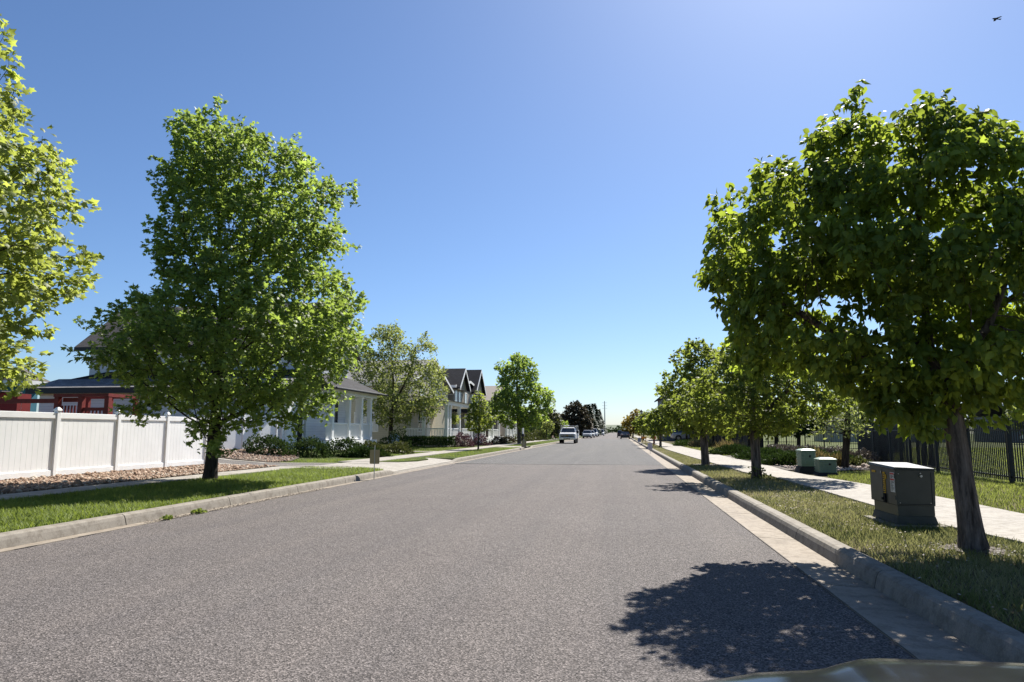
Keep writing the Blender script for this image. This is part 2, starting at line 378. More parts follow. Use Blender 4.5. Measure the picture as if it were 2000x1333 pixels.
# ------------------------------------------------------------------ trees
def tree(name, label, cat_group, base, poly, leaders, nattr, step, leaf, lsize, per, leafm, barkm, r0,
         kdepth=.9, warp=.5, void=.1, vfreq=.8, droop=.25, up=.9, seed=1, shell=.5, thr=2.6, rexp=2.3, spread=.75, cat='tree', tintmu=.45, shrink=1.0, flare=1.2, branch_min=.0, spikes=0, zbr=None, tier=1.2, core=1.0, voff=0.0):
    rg = np.random.default_rng(seed); bx, by, bz = base
    vd = np.array([bx, by]); dist = np.linalg.norm(vd); vd = vd / dist; ux = np.array([vd[1], -vd[0]])
    def plane(px, py):
        w = ray(px, py); t = dist / (w[0] * vd[0] + w[1] * vd[1]); p = w * t
        return float(p[0] * ux[0] + p[1] * ux[1]), float(HC + p[2] - bz)
    PL = np.array([plane(*p) for p in poly])
    if shrink != 1: cpt = PL.mean(0); PL = cpt + (PL - cpt) * shrink
    LD = [np.array([plane(*p) for p in l]) for l in leaders]
    TIPS = PL.copy()
    if core != 1: cpt = PL.mean(0); PL = cpt + (PL - cpt) * core
    ulo, uhi = PL[:, 0].min(), PL[:, 0].max(); zlo, zhi = PL[:, 1].min(), PL[:, 1].max()
    # width per height -> depth
    zb = np.linspace(zlo, zhi, 40); lo = np.zeros(40); hi = np.zeros(40)
    tu = np.linspace(ulo, uhi, 200)
    for i, z in enumerate(zb):
        ins = in_poly(PL, tu, np.full(200, min(max(z, zlo + .02), zhi - .02)))
        if ins.any(): lo[i] = tu[ins].min(); hi[i] = tu[ins].max()
        else: lo[i] = hi[i] = 0
    ker = np.ones(7) / 7
    wd = np.convolve(np.pad(hi - lo, 3, mode='edge'), ker, 'valid'); md = np.convolve(np.pad((hi + lo) / 2, 3, mode='edge'), ker, 'valid')
    offs = rg.uniform(-50, 50, 3)
    acc = []; cnt = 0
    while cnt < nattr:
        m_ = nattr * 3; u = rg.uniform(ulo, uhi, m_); z = rg.uniform(zlo, zhi, m_); t = rg.uniform(-1, 1, m_)
        D = np.interp(z, zb, wd) / 2 * kdepth; c = np.interp(z, zb, md); h = np.interp(z, zb, wd) / 2 + 1e-6
        s_ = np.clip((u - c) / h, -1, 1); v = t * D
        rho2 = s_ ** 2 + (v / (D + 1e-6)) ** 2
        ok = in_poly(PL, u, z) & (rho2 < 1.15) & (rg.random(m_) < (1 - shell) + shell * np.clip(rho2, 0, 1))
        for a, b_, c_ in zip(u[ok], v[ok], z[ok]):
            if mnoise.noise((a * vfreq + offs[0], b_ * vfreq + offs[1], c_ * vfreq * tier + offs[2])) > -.5 + void * 1.0:
                acc.append((a, b_, c_)); cnt += 1
                if cnt >= nattr: break
    AT = np.array(acc)
    if spikes:
        npl = len(TIPS); area = 0.5 * sum(TIPS[i, 0] * TIPS[(i + 1) % npl, 1] - TIPS[(i + 1) % npl, 0] * TIPS[i, 1] for i in range(npl)); sg = 1 if area > 0 else -1
        ex_ = []
        for i in range(npl):
            a, b_, c_ = TIPS[i - 1], TIPS[i], TIPS[(i + 1) % npl]
            if sg * ((b_[0] - a[0]) * (c_[1] - b_[1]) - (b_[1] - a[1]) * (c_[0] - b_[0])) > 0:
                q = (a + c_) / 2; q = b_ + (q - b_) / max(np.linalg.norm(q - b_), 1e-6) * spikes
                vv = rg.uniform(-.35, .35) * (hi - lo).max() * .5
                for t in np.linspace(0, 1, 7):
                    for _ in range(2):
                        p = b_ + (q - b_) * t + rg.normal(size=2) * .05 * t; ex_.append((p[0], vv * (1 if t > .3 else .8) + rg.normal() * .06, p[1]))
        AT = np.concatenate([AT, np.array(ex_)])
    if voff: AT[:, 1] += voff * np.clip((zhi * .75 - AT[:, 2]) / (zhi * .6), 0, 1)
    main = LD[0]
    def axis_u(z): return np.interp(z, main[:, 1], main[:, 0])
    def W(p):
        q = p.copy(); r = np.hypot(p[:, 0] - axis_u(p[:, 2]), p[:, 1]); q[:, 2] = p[:, 2] - warp * r; return q
    def UW(q):
        p = q.copy()
        for _ in range(3):
            r = np.hypot(q[:, 0] - axis_u(p[:, 2]), q[:, 1]); p[:, 2] = q[:, 2] + warp * r
        return p
    nodes = []; par = []
    firsts = []
    for li, l in enumerate(LD):
        seg = []
        for i in range(len(l) - 1):
            n_ = max(1, int(np.linalg.norm(l[i + 1] - l[i]) / step))
            for k in range(n_): seg.append(l[i] + (l[i + 1] - l[i]) * k / n_)
        seg.append(l[-1])
        for i, p in enumerate(seg):
            q = np.array([p[0], 0.0 if li == 0 else .25 * math.sin(li * 2.1) * min(1, i * .15), p[1]])
            if li and i == 0:
                d0 = [np.linalg.norm(np.array(n_) - q) for n_ in nodes]; firsts.append(int(np.argmin(d0))); par_i = firsts[-1]; continue
            if i == 0: par.append(-1)
            elif li and i == 1: par.append(par_i)
            else: par.append(len(nodes) - 1)
            nodes.append(tuple(q))
    nmain = len(nodes); trunk_n = len([1 for i in range(nmain)])
    NW = W(np.array(nodes)); AW = W(AT)
    # nodes low on the trunk may not branch
    can = NW[:, 2] >= zlo - warp * 0 - .35 * (zhi - zlo) * .0
    dd = np.full(len(AW), 1e9); ii = np.zeros(len(AW), int)
    if zbr is None: zbr = max(.5, zlo + .05 * (zhi - zlo)) if zlo > .3 else .12 * zhi
    low = np.array([(q[2] < zbr) for q in nodes])
    def upd(start):
        P = NWl[start:]
        if not len(P): return
        Q = np.array(P)
        if start == 0: Q[low] += 1e6
        for c0 in range(0, len(Q), 256):
            q = Q[c0:c0 + 256]; d = np.linalg.norm(AW[:, None] - q[None], axis=2); j = d.argmin(1); dm = d[np.arange(len(d)), j]
            b = dm < dd; dd[b] = dm[b]; ii[b] = j[b] + start + c0
    NWl = [tuple(x) for x in NW]; upd(0); alive = np.ones(len(AW), bool); alive &= dd > step * 1.1; stag = np.zeros(len(AW), int)
    for it in range(260):
        if not alive.any(): break
        a = np.where(alive)[0]; tgt = ii[a]; dv = nrm(AW[a] - np.array(NWl)[tgt]); S = np.zeros((len(NWl), 3)); np.add.at(S, tgt, dv)
        un = np.unique(tgt); start = len(NWl)
        for k in un:
            s_ = S[k]; l_ = np.linalg.norm(s_)
            if l_ < 1e-3: s_ = rg.normal(size=3); l_ = np.linalg.norm(s_)
            d = s_ / l_ + rg.normal(size=3) * .12
            NWl.append(tuple(np.array(NWl[k]) + d / np.linalg.norm(d) * step)); par.append(int(k))
        old = dd.copy(); upd(start); stag = np.where(dd < old - 1e-3, 0, stag + 1); alive &= (dd > step * 1.1) & (stag < 4)
        if len(NWl) > 9000: break
    ND = UW(np.array(NWl)); par = np.array(par); n = len(ND)
    # pipe model radii
    tip = .0045 * (step / .2); kids = np.bincount(par[1:], minlength=n); cnt_ = np.zeros(n)
    for i in range(n - 1, -1, -1):
        if not kids[i]: cnt_[i] = 1
        if par[i] >= 0: cnt_[par[i]] += cnt_[i]
    ex = math.log(max(cnt_[0], 2)) / math.log(r0 / tip); R = tip * cnt_ ** (1 / ex)
    wp = lambda q: (bx + q[0] * ux[0] + q[1] * vd[0], by + q[0] * ux[1] + q[1] * vd[1], bz + q[2])
    root = thing(name, label, cat, base, cat_group)
    # trunk = main leader chain
    i = 0; chain = [0]
    nl0 = sum(max(1, int(np.linalg.norm(main[k + 1] - main[k]) / step)) for k in range(len(main) - 1)) + 1
    chain = list(range(nl0))
    tr = MB(); pts = []; rr = []
    for k in chain:
        p = ND[k]; z = p[2]; f = 1 + (flare - 1) * math.exp(-max(z, 0) / (.12 + r0))
        pts.append(p); rr.append(R[k] * f)
    # resample the trunk finely near the ground and add lobes
    fine = []; fr = []
    for k in range(len(pts) - 1):
        m_ = 4 if pts[k][2] < 2 else 2
        for t in range(m_):
            q = pts[k] + (pts[k + 1] - pts[k]) * t / m_; fine.append(q); fr.append(rr[k] + (rr[k + 1] - rr[k]) * t / m_)
    fine.append(pts[-1]); fr.append(rr[-1]); fine[0] = fine[0] - np.array([0, 0, .12])
    ns = 20 if r0 > .08 else 10; k0 = len(tr.v)
    for q, r in zip(fine, fr):
        c = wp(q)
        for j in range(ns):
            t = 2 * math.pi * j / ns; lobe = 1 + .10 * mnoise.noise((math.cos(t) * 1.3 + seed, math.sin(t) * 1.3, q[2] * .7)) + .05 * mnoise.noise((math.cos(t) * 4 + seed, math.sin(t) * 4, q[2] * 2))
            tr.v.append((c[0] + r * lobe * math.cos(t), c[1] + r * lobe * math.sin(t), c[2]))
    for a in range(len(fine) - 1):
        for j in range(ns): tr.f.append((k0 + a * ns + j, k0 + a * ns + (j + 1) % ns, k0 + (a + 1) * ns + (j + 1) % ns, k0 + (a + 1) * ns + j))
    tr.f.append(tuple(k0 + (len(fine) - 1) * ns + j for j in range(ns)))
    # branches
    br = tr; inmain = set(chain)
    ids = [k for k in range(1, n) if k not in inmain and R[k] > branch_min]
    for k in ids:
        p = par[k]; a = np.array(wp(ND[p])); b = np.array(wp(ND[k])); d = b - a; L = np.linalg.norm(d)
        if L < 1e-5: continue
        d /= L; ref = np.array([1., 0, 0]) if abs(d[0]) < .9 else np.array([0, 1., 0]); e = np.cross(d, ref); e /= np.linalg.norm(e); g = np.cross(d, e)
        sd_ = 7 if R[k] > .02 else (5 if R[k] > .008 else 3); k0 = len(br.v); ra = min(R[p], R[k] * 1.35)
        for c, r in ((a, ra), (b, R[k])):
            for j in range(sd_):
                t = 2 * math.pi * j / sd_; br.v.append(tuple(c + r * (e * math.cos(t) + g * math.sin(t))))
        for j in range(sd_): br.f.append((k0 + j, k0 + (j + 1) % sd_, k0 + sd_ + (j + 1) % sd_, k0 + sd_ + j))
    tr.build('trunk', barkm, root, smooth=True, recalc=False)
    # leaves on the thin shoots
    thin = np.where((R < tip * thr) & (np.arange(n) >= nmain) & (ND[:, 2] > .3))[0]
    Q = np.repeat(ND[thin], per, 0); D = np.repeat(ND[thin] - ND[par[thin]], per, 0); D = nrm(D)
    m_ = len(Q); P = Q + rg.normal(size=(m_, 3)) * step * spread * .55
    out = P.copy(); out[:, 0] -= axis_u(P[:, 2]); out[:, 2] = 0; out = nrm(out)
    A = D * .5 + out * .35 + rg.normal(size=(m_, 3)) * .6; A[:, 2] -= droop
    Nn = rg.normal(size=(m_, 3)) * .55; Nn[:, 2] += up; Nn += out * .25
    S = lsize * rg.uniform(.65, 1.25, m_)
    clump = np.array([mnoise.noise((p[0] * 1.1 + seed, p[1] * 1.1, p[2] * 1.1)) for p in ND[thin]]); clump = np.repeat(clump, per)
    tint = np.clip(tintmu + clump * .45 + rg.normal(size=m_) * .18, 0, 1)
    def tow(p): return np.stack([p[:, 0] * ux[0] + p[:, 1] * vd[0], p[:, 0] * ux[1] + p[:, 1] * vd[1], p[:, 2]], 1)
    me = leaf_mesh('crown', tow(P), tow(A), tow(Nn), S, leaf, tint)
    finish('crown', me, leafm, root)
    print(name, 'nodes', n, 'leaves', m_, 'h %.1f' % zhi)
    return root

def shrub(name, label, cat, c, rx, ry, h, n, leaf, lsize, leafm, group=None, seed=1, flat=.35, lump=.35, tintmu=.45, upn=.8, stemm=None, axis_up=.5):
    """rounded plant: many leaves through an uneven mound, with stems"""
    rg = np.random.default_rng(seed + 100); root = thing(name, label, cat, c, group)
    d = nrm(rg.normal(size=(n, 3))); d[:, 2] = np.abs(d[:, 2]) * 1.0 - .12
    rad = rg.uniform(.55, 1.0, n) ** .6
    lump_ = np.array([mnoise.noise((a * 2.2 + seed, b * 2.2, z * 2.2 + seed)) for a, b, z in d])
    rad *= 1 + lump * lump_
    P = d * rad[:, None] * np.array([rx, ry, h * (1 - flat * 0)]); P[:, 2] = np.maximum(P[:, 2], .02)
    A = d * .6 + rg.normal(size=(n, 3)) * .5; A[:, 2] += axis_up
    Nn = d * .6 + rg.normal(size=(n, 3)) * .5; Nn[:, 2] += upn * .5
    tint = np.clip(tintmu + lump_ * .4 + rg.normal(size=n) * .17, 0, 1)
    me = leaf_mesh('foliage', P, A, Nn, lsize * rg.uniform(.6, 1.3, n), leaf, tint)
    finish('foliage', me, leafm, root)
    st = MB()
    for k in range(7):
        t = 6.28 * k / 7; st.tube([(c[0] + .06 * math.cos(t), c[1] + .06 * math.sin(t), c[2] - .03), (c[0] + rx * .35 * math.cos(t), c[1] + ry * .35 * math.sin(t), c[2] + h * .4), (c[0] + rx * .6 * math.cos(t), c[1] + ry * .6 * math.sin(t), c[2] + h * .62)], [.018, .012, .006], 5)
    st.build('stems', stemm or MT['bark_mid'], root)
    return root

# ------------------------------------------------------------------ ground
def smooth01(t): t = max(0, min(1, t)); return t * t * (3 - 2 * t)
def zl(x):
    """height of the left verge and lots"""
    return .15 + .40 * smooth01((-14.2 - x) / 5.5)
def zr(x): return .15 + .05 * smooth01((x - 6.5) / 3)
def zat(x): return zl(x) if x < -7.5 else zr(x)
def sheet(name, x0, x1, y0, y1, off, mat, nx=1, ny=1, zf=zat):
    b = MB(); 
    for i in range(nx + 1):
        for j in range(ny + 1):
            x = x0 + (x1 - x0) * i / nx; y = y0 + (y1 - y0) * j / ny; b.v.append((x, y, (zf(x) if zf else 0) + off))
    for i in range(nx):
        for j in range(ny):
            a = i * (ny + 1) + j; b.f.append((a, a + ny + 1, a + ny + 2, a + 1))
    return kind(b.build(name, mat, recalc=False), 'structure')
def slab(name, poly, off, thick, mat, zf=zat, bevel=0):
    """flat polygon slab following the verge height (thick > 0 gives it sides)"""
    b = MB(); n = len(poly); top = [(x, y, zf(x) + off) for x, y in poly]
    if thick: b.add(top + [(x, y, z - thick) for x, y, z in top], [tuple(range(n))] + [(i, n + i, n + (i + 1) % n, (i + 1) % n) for i in range(n)])
    else: b.add(top, [tuple(range(n))])
    return kind(b.build(name, mat, bevel=bevel), 'structure')
Y0, Y1 = -14, 900
g = MB(); g.add([(-9000, -9000, -.12), (9000, -9000, -.12), (9000, 9000, -.12), (-9000, 9000, -.12)], [(0, 1, 2, 3)])
kind(g.build('ground', MT['ground'], recalc=False), 'structure')
YP0, YP1 = 31.6, 137
r = MB(); r.box(-7.38, 1.86, Y0, YP0, -.1, 0); r.box(-7.38, 1.86, YP1, Y1, -.1, 0)
kind(r.build('road', MT['asphalt']), 'structure')
r = MB(); r.prism([(-7.38, YP0 + .25), (-5.2, YP0 + .02), (-2, YP0 + .1), (1.86, YP0 - .05), (1.86, YP1), (-7.38, YP1)], 2, -.1, .004)
kind(r.build('road_patch', MT['asphalt_new']), 'structure')
# kerbs: 3 m lengths with an open joint, dropped at the drives
DROPL = [(23.4, 24.6, 32.6, 34.4), (58.5, 59.5, 63.5, 65)]
def drop(y, table):
    for a, b, c, d in table:
        if y <= a or y >= d: continue
        if y < b: return smooth01((y - a) / (b - a))
        if y > c: return 1 - smooth01((y - c) / (d - c))
        return 1.0
    return 0.0
def kerb(side, y_end):
    K = MB(); G = MB(); y = Y0
    tbl = DROPL if side < 0 else [(180, 181, 185, 186)]
    while y < y_end:
        L = 3.05 if y < 140 else 30; ye = y + L - (.022 if y < 140 else 0); parts = 6 if y < 140 else 1
        rings = []
        for k in range(parts + 1):
            yy = y + (ye - y) * k / parts; h = .15 * (1 - .86 * drop(yy, tbl)); w = .012 * mnoise.noise((yy * .8, side * 3, 0)); hh = h + .006 * mnoise.noise((yy * 1.1, 5, side))
            pr = [(2.36 + w, -.14), (2.36 + w, -.012), (2.385 + w, hh * .55), (2.405 + w, hh * .86), (2.44 + w, hh), (2.56, hh + .003), (2.60, hh - .012), (2.61, -.14)]
            X = lambda q: q if side > 0 else -5.34 - q
            rings.append([(X(a), yy, z) for a, z in pr])
        k0 = len(K.v); n = 8
        for rg_ in rings: K.v += rg_
        for a in range(parts):
            for j in range(n - 1): K.f.append((k0 + a * n + j, k0 + a * n + j + 1, k0 + (a + 1) * n + j + 1, k0 + (a + 1) * n + j))
        K.f.append(tuple(k0 + j for j in range(n))); K.f.append(tuple(k0 + parts * n + j for j in range(n))[::-1])
        # gutter pan
        x0, x1 = (1.86, 2.40) if side > 0 else (-7.745, -7.38)
        za, zb_ = (.006, -.018) if side > 0 else (-.018, .006)
        a_ = .012 * mnoise.noise((y, 9, side))
        G.add([(x0 + .03 * mnoise.noise((y * 3, 1, 1)), y, za), (x1, y, zb_), (x1, ye, zb_), (x0 + .03 * mnoise.noise((ye * 3, 1, 1)), ye, za)] +
              [(x0, y, -.14), (x1, y, -.14), (x1, ye, -.14), (x0, ye, -.14)], [(0, 1, 2, 3), (0, 4, 5, 1), (2, 6, 7, 3), (0, 3, 7, 4), (1, 5, 6, 2)])
        y += L
    kind(K.build('kerb', MT['curb'], smooth=False), 'structure'); kind(G.build('gutter', MT['gutter']), 'structure')
kerb(1, Y1); kerb(-1, Y1)
# dirt in the seam between asphalt and pan, and dropped leaves by the left pan
sd_ = MB()
for side, x in ((1, 1.865), (-1, -7.385)):
    y = 2.0
    while y < 60:
        w0 = .004 + .016 * abs(mnoise.noise((y * 1.7, side, 3))); L = .35
        sd_.add([(x - w0, y, .0085), (x + w0, y, .0085), (x + w0, y + L, .0085), (x - w0, y + L, .0085)], [(0, 1, 2, 3)]); y += L
kind(sd_.build('seam_dirt', MT['seam'], recalc=False), 'structure')
# verge terrain
sheet('lawn_left', -70, -7.93, Y0, 24.0, -.03, MT['turf'], 60, 1); sheet('lawn_left', -70, -9.43, 24.0, 34.6, -.03, MT['turf'], 60, 1); sheet('lawn_left', -70, -7.93, 34.6, 260, -.03, MT['turf'], 60, 1)
sheet('lawn_right', 2.585, 9.7, Y0, 260, -.035, MT['turf_dry'], 12, 1)
sheet('park_lawn', 9.7, 260, Y0, 420, -.035, MT['park'], 6, 1, zf=lambda x: .2)
# left: walk, rock bed, alley, apron
def walk(name, pts_l, pts_r, joint, off=.012):
    """pavement of separate slabs between two edge lines (lists of (y, x))"""
    yl, xl = zip(*pts_l); yr_, xr = zip(*pts_r); b = MB(); y = max(yl[0], yr_[0]); ye = min(yl[-1], yr_[-1])
    while y < ye - .05:
        j = joint if y < 90 else joint * 12; e = min(y + j, ye); g_ = .012 if y < 90 else 0
        sub = [y, y + (e - y) * .5, e - g_]
        P = []
        for q in sub: P.append((float(np.interp(q, yl, xl)), q)); 
        Q = [(float(np.interp(q, yr_, xr)), q) for q in sub]
        dz = .004 * mnoise.noise((y, 3.3, 1.1))
        poly = P + Q[::-1]; n = len(poly); top = [(x, q, zat(x) + off + dz) for x, q in poly]
        b.add(top + [(x, q, z - .1) for x, q, z in top], [tuple(range(n))] + [(i, n + i, n + (i + 1) % n, (i + 1) % n) for i in range(n)]); y = e
    return kind(b.build(name, MT['walk']), 'structure')
walk('pavement_left', [(Y0, -12.75), (25.2, -12.5)], [(Y0, -11.62), (18, -11.62), (25.2, -11.3)], 1.5)
walk('pavement_left', [(29.4, -12.0), (36, -11.7), (60, -11.7), (230, -11.6)], [(29.4, -10.5), (36, -10.3), (60, -10.4), (230, -10.3)], 1.5)
rockb = sheet('rock_bed', -15.6, -12.77, Y0, 25.6, .0, MT['soil'], 6, 1)
slab('rock_bed', [(-19.5, 28.3), (-14.6, 28.3), (-14.2, 29.6), (-15.2, 32.5), (-17, 36.3), (-20, 36.3)], .012, 0, MT['soil'])
sheet('alley', -40, -11.3, 26.0, 27.7, .006, MT['alley'], 30, 1)
b = MB()
for xa in np.arange(-40, -11.4, 1.5):
    for ya, yb in ((25.62, 25.98), (27.72, 28.05)):
        xb = xa + 1.488; b.hexa([(xa, ya, zl(xa) - .1), (xb, ya, zl(xb) - .1), (xb, yb, zl(xb) - .1), (xa, yb, zl(xa) - .1)], [(xa, ya, zl(xa) + .012), (xb, ya, zl(xb) + .012), (xb, yb, zl(xb) + .012), (xa, yb, zl(xa) + .012)])
kind(b.build('alley_edging', MT['walk']), 'structure')
# apron of the drive: concrete ramp from the kerb up to the walk
ap = MB(); zz = [(-7.96, .03), (-8.5, .08), (-9.4, .14), (-11.28, .165)]
for (xa, za), (xb, zb2) in zip(zz[:-1], zz[1:]):
    for ya, yb in ((24.0, 27.1), (27.115, 29.3)) + (((29.315, 34.6),) if xa > -9 else ()):
        ap.hexa([(xb, ya, -.1), (xa, ya, -.1), (xa, yb, -.1), (xb, yb, -.1)], [(xb, ya, zb2), (xa, ya, za), (xa, yb, za), (xb, yb, zb2)])
ap.hexa([(-10.6, 29.315, -.1), (-9.402, 29.315, -.1), (-9.402, 34.6, -.1), (-10.6, 34.6, -.1)], [(-10.6, 29.315, .152), (-9.402, 29.315, .14), (-9.402, 34.6, .14), (-10.6, 34.6, .152)])
kind(ap.build('drive_apron', MT['walk']), 'structure')
slab('grass_island', [(-10.3, 29.5), (-9.35, 29.6), (-8.95, 31.2), (-8.95, 33.0), (-9.6, 34.5), (-10.2, 34.5)], .012, .09, MT['turf'])
# far crossing drives and paths to the houses on the left
for ya, yb in ((59.6, 63.4),):
    slab('drive_apron', [(-7.96, ya - .4), (-10.3, ya), (-10.3, yb), (-7.96, yb + .4)], -.02, 0, MT['walk'])
for ya in (44.5, 70.0, 88.0):
    sheet('house_path', -17.6, -11.7, ya, ya + 1.2, .012, MT['walk'], 8, 1)
# right: pavement with the swelling by the second tree
walk('pavement_right', [(Y0, 5.1), (4, 5.0), (9.3, 4.68), (11, 4.42), (19, 4.42), (22.6, 4.38), (23.0, 4.2), (23.4, 3.95), (25, 3.95), (40, 3.62), (53, 3.42), (75, 3.7), (230, 4.0)],
     [(Y0, 6.6), (9, 6.35), (12.3, 6.3), (15.3, 6.3), (18, 6.1), (20.5, 5.85), (22.6, 5.55), (25, 5.5), (28, 5.62), (44, 5.46), (83, 5.3), (230, 5.6)], 1.52)
slab('gravel_bed', [(5.62, 25.4), (7.2, 25.0), (9.4, 26.4), (10.0, 31.0), (9.4, 40), (5.6, 40), (5.65, 30)], .004, 0, MT['soil'])

slab('bare_earth', [(3.95 + (.32 + .07 * math.sin(k * 2.3)) * math.cos(k * .449), 8.85 + (.36 + .08 * math.sin(k * 1.7)) * math.sin(k * .449)) for k in range(14)], -.012, 0, MT['soil'])
slab('bare_earth', [(3.38 + .5 * math.cos(k * .524), 29.4 + .7 * math.sin(k * .524)) for k in range(12)], -.012, 0, MT['soil'])
# ------------------------------------------------------------------ stuff: grass, rocks, petals
def vnoise(x, y, f, seed):
    return np.array([mnoise.noise((a * f + seed, b * f, seed)) for a, b in zip(x, y)])
def scatter(poly, dens, rg):
    P = np.array(poly); x0, y0 = P.min(0); x1, y1 = P.max(0); n = int((x1 - x0) * (y1 - y0) * dens)
    x = rg.uniform(x0, x1, n); y = rg.uniform(y0, y1, n); ok = in_poly(P, x, y); return x[ok], y[ok]
def grass(name, label, polys, mat, h, seed, dry=None, edge=0.0):
    rg = np.random.default_rng(seed); xs, ys = [], []
    for poly, dens in polys:
        x, y = scatter(poly, dens, rg); xs.append(x); ys.append(y)
    x = np.concatenate(xs); y = np.concatenate(ys); n = len(x)
    bare = (((x - 3.95) / .34) ** 2 + ((y - 8.85) / .38) ** 2 < rg.uniform(.2, 1.35, len(x))) | (((x - 3.38) / .5) ** 2 + ((y - 29.4) / .7) ** 2 < 1)
    x = x[~bare]; y = y[~bare]; n = len(x)
    z = np.array([zat(a) for a in x]) - .04
    nz = vnoise(x, y, .75, seed) + .5 * vnoise(x, y, 2.3, seed + 3)
    if dry is None: tint = np.clip(.45 + nz * .5 + rg.normal(size=n) * .2, 0, 1); hh = h * rg.uniform(.55, 1.25, n) * (1 + .25 * nz)
    else: tint = np.clip(dry(x, y) + nz * .55 + rg.normal(size=n) * .2, 0, 1); hh = h * rg.uniform(.5, 1.2, n) * (1.1 - .45 * tint)
    th = rg.uniform(0, 6.283, n); A = np.stack([np.cos(th) * .45, np.sin(th) * .45, np.ones(n) * rg.uniform(.6, 1.2, n)], 1)
    Nn = np.stack([np.cos(th + rg.uniform(-1, 1, n)), np.sin(th), np.zeros(n) + .2], 1)
    me = leaf_mesh(name, np.stack([x, y, z], 1), A, Nn, hh + .03, 'blade', tint)
    o = finish(name, me, mat, None); kind(o, 'stuff'); tag(o, label, 'grass'); print(name, n); return o
L_strip = [(-11.6, -2), (-7.97, -2), (-7.95, 23.6), (-8.2, 24.4), (-9.2, 24.9), (-11.25, 25.0), (-11.6, 18)]
grass('strip_grass', 'bright green mown grass between the left kerb and the pavement', [([(-11.6, 6), (-7.97, 6), (-7.97, 14), (-11.6, 14)], 1150), ([(-11.6, 14), (-7.97, 14), (-8.0, 23.8), (-9.2, 24.9), (-11.3, 25.0)], 800)], MT['blade'], .085, 3)
grass('yard_grass', 'green mown grass of the left yards past the drive', [([(-14.2, 28.4), (-11.9, 28.7), (-11.9, 31.5), (-13, 33.2), (-15.0, 31.6)], 420), ([(-10.25, 29.6), (-9.4, 29.7), (-9.0, 31.2), (-9.0, 33.0), (-9.6, 34.5), (-10.2, 34.5)], 520),
     ([(-17, 44), (-12, 37), (-12, 58), (-16, 58)], 120), ([(-10.2, 36), (-8, 35.6), (-8, 58), (-10.2, 58)], 160), ([(-10.2, 65), (-8, 65), (-8, 95), (-10.2, 95)], 70)], MT['blade'], .07, 4)
dry_f = lambda x, y: .37 + .26 * np.exp(-((y - 15.5) / 4.5) ** 2) * np.exp(-((x - 3.2) / .8) ** 2) + .16 * np.clip((y - 12) / 20, 0, 1) - .45 * np.exp(-((y - 10.6) / 1.3) ** 2) - .08 * np.exp(-((y - 24) / 3) ** 2)
grass('verge_grass', 'patchy grass half green half straw along the right kerb', [([(2.62, 3.2), (5.0, 3.2), (4.66, 9.3), (4.40, 11), (4.40, 15), (2.62, 15)], 1500), ([(2.62, 15), (4.40, 15), (4.40, 22.5), (3.9, 23.4), (3.55, 42), (2.62, 42)], 620), ([(2.62, 42), (3.5, 42), (3.6, 80), (2.62, 80)], 160)], MT['blade_dry'], .07, 5, dry_f)
grass('inner_grass', 'green grass between the right pavement and the iron fence', [([(6.32, 9), (9.9, 9), (9.9, 24.6), (6.6, 24.6), (5.9, 21.5), (6.3, 15.5)], 520)], MT['blade_park'], .075, 6)
grass('park_grass', 'wide sunlit grass field beyond the black iron fence', [([(9.9, 14), (26, 14), (40, 60), (20, 60), (10.4, 32)], 75), ([(5.6, 40.2), (9.2, 40.2), (9.0, 80), (5.5, 80)], 90)], MT['blade_park'], .10, 8)

ICO = None
def rocks(name, label, polys, size, mat, seed):
    rg = np.random.default_rng(seed); bm = bmesh.new(); bmesh.ops.create_icosphere(bm, subdivisions=1, radius=1); V0 = np.array([v.co[:] for v in bm.verts]); bm.faces.ensure_lookup_table(); F0 = [tuple(v.index for v in f.verts) for f in bm.faces]; bm.free()
    xs, ys = [], []
    for poly, dens in polys: x, y = scatter(poly, dens, rg); xs.append(x); ys.append(y)
    x = np.concatenate(xs); y = np.concatenate(ys); n = len(x); k = len(V0)
    S = size * rg.lognormal(0, .35, n); q = rg.normal(size=(n, 4)); q /= np.linalg.norm(q, axis=1, keepdims=True)
    sc = np.stack([rg.uniform(.7, 1.25, n), rg.uniform(.6, 1.0, n), rg.uniform(.45, .75, n)], 1)
    V = V0[None] * sc[:, None] * (1 + rg.uniform(-.16, .16, (n, k, 1)))
    w_, a, b_, c = q[:, 0:1], q[:, 1:2], q[:, 2:3], q[:, 3:4]; a *= .35; b_ *= .35
    qn = np.sqrt(w_ ** 2 + a ** 2 + b_ ** 2 + c ** 2); qv = np.concatenate([a, b_, c], 1) / qn; w_ = w_ / qn
    t = 2 * np.cross(qv[:, None], V); V = V + w_[:, :, None] * t + np.cross(qv[:, None], t)
    z = np.array([zat(p) for p in x]) + S * .2
    V = V * S[:, None, None] + np.stack([x, y, z], 1)[:, None]
    fl = np.array(F0).ravel(); faces = (fl[None] + (np.arange(n) * k)[:, None]).ravel()
    me = npmesh(name, V.reshape(-1, 3), faces, np.full(n * len(F0), 3), np.repeat(np.clip(rg.normal(.52, .26, n), 0, 1), k))
    o = finish(name, me, mat, None); kind(o, 'stuff'); tag(o, label, 'rocks'); print(name, n); return o
rocks('river_rocks', 'tan and brown river rocks along the foot of the white fence', [([(-15.5, 8), (-12.82, 8), (-12.7, 25.4), (-15.4, 25.4)], 480), ([(-19.4, 28.4), (-14.6, 28.4), (-14.3, 29.4), (-15.4, 32.5), (-17, 36.2), (-19.6, 36.2)], 240)], .036, MT['stone'], 11)
rocks('pink_gravel', 'pale pinkish gravel under the low junipers beyond the right pavement', [([(5.9, 25.5), (7.2, 25.1), (9.4, 26.5), (10.0, 31.0), (10.2, 38), (5.8, 38)], 45)], .05, MT['petal'], 12)
rg = np.random.default_rng(21); xs, ys = [], []
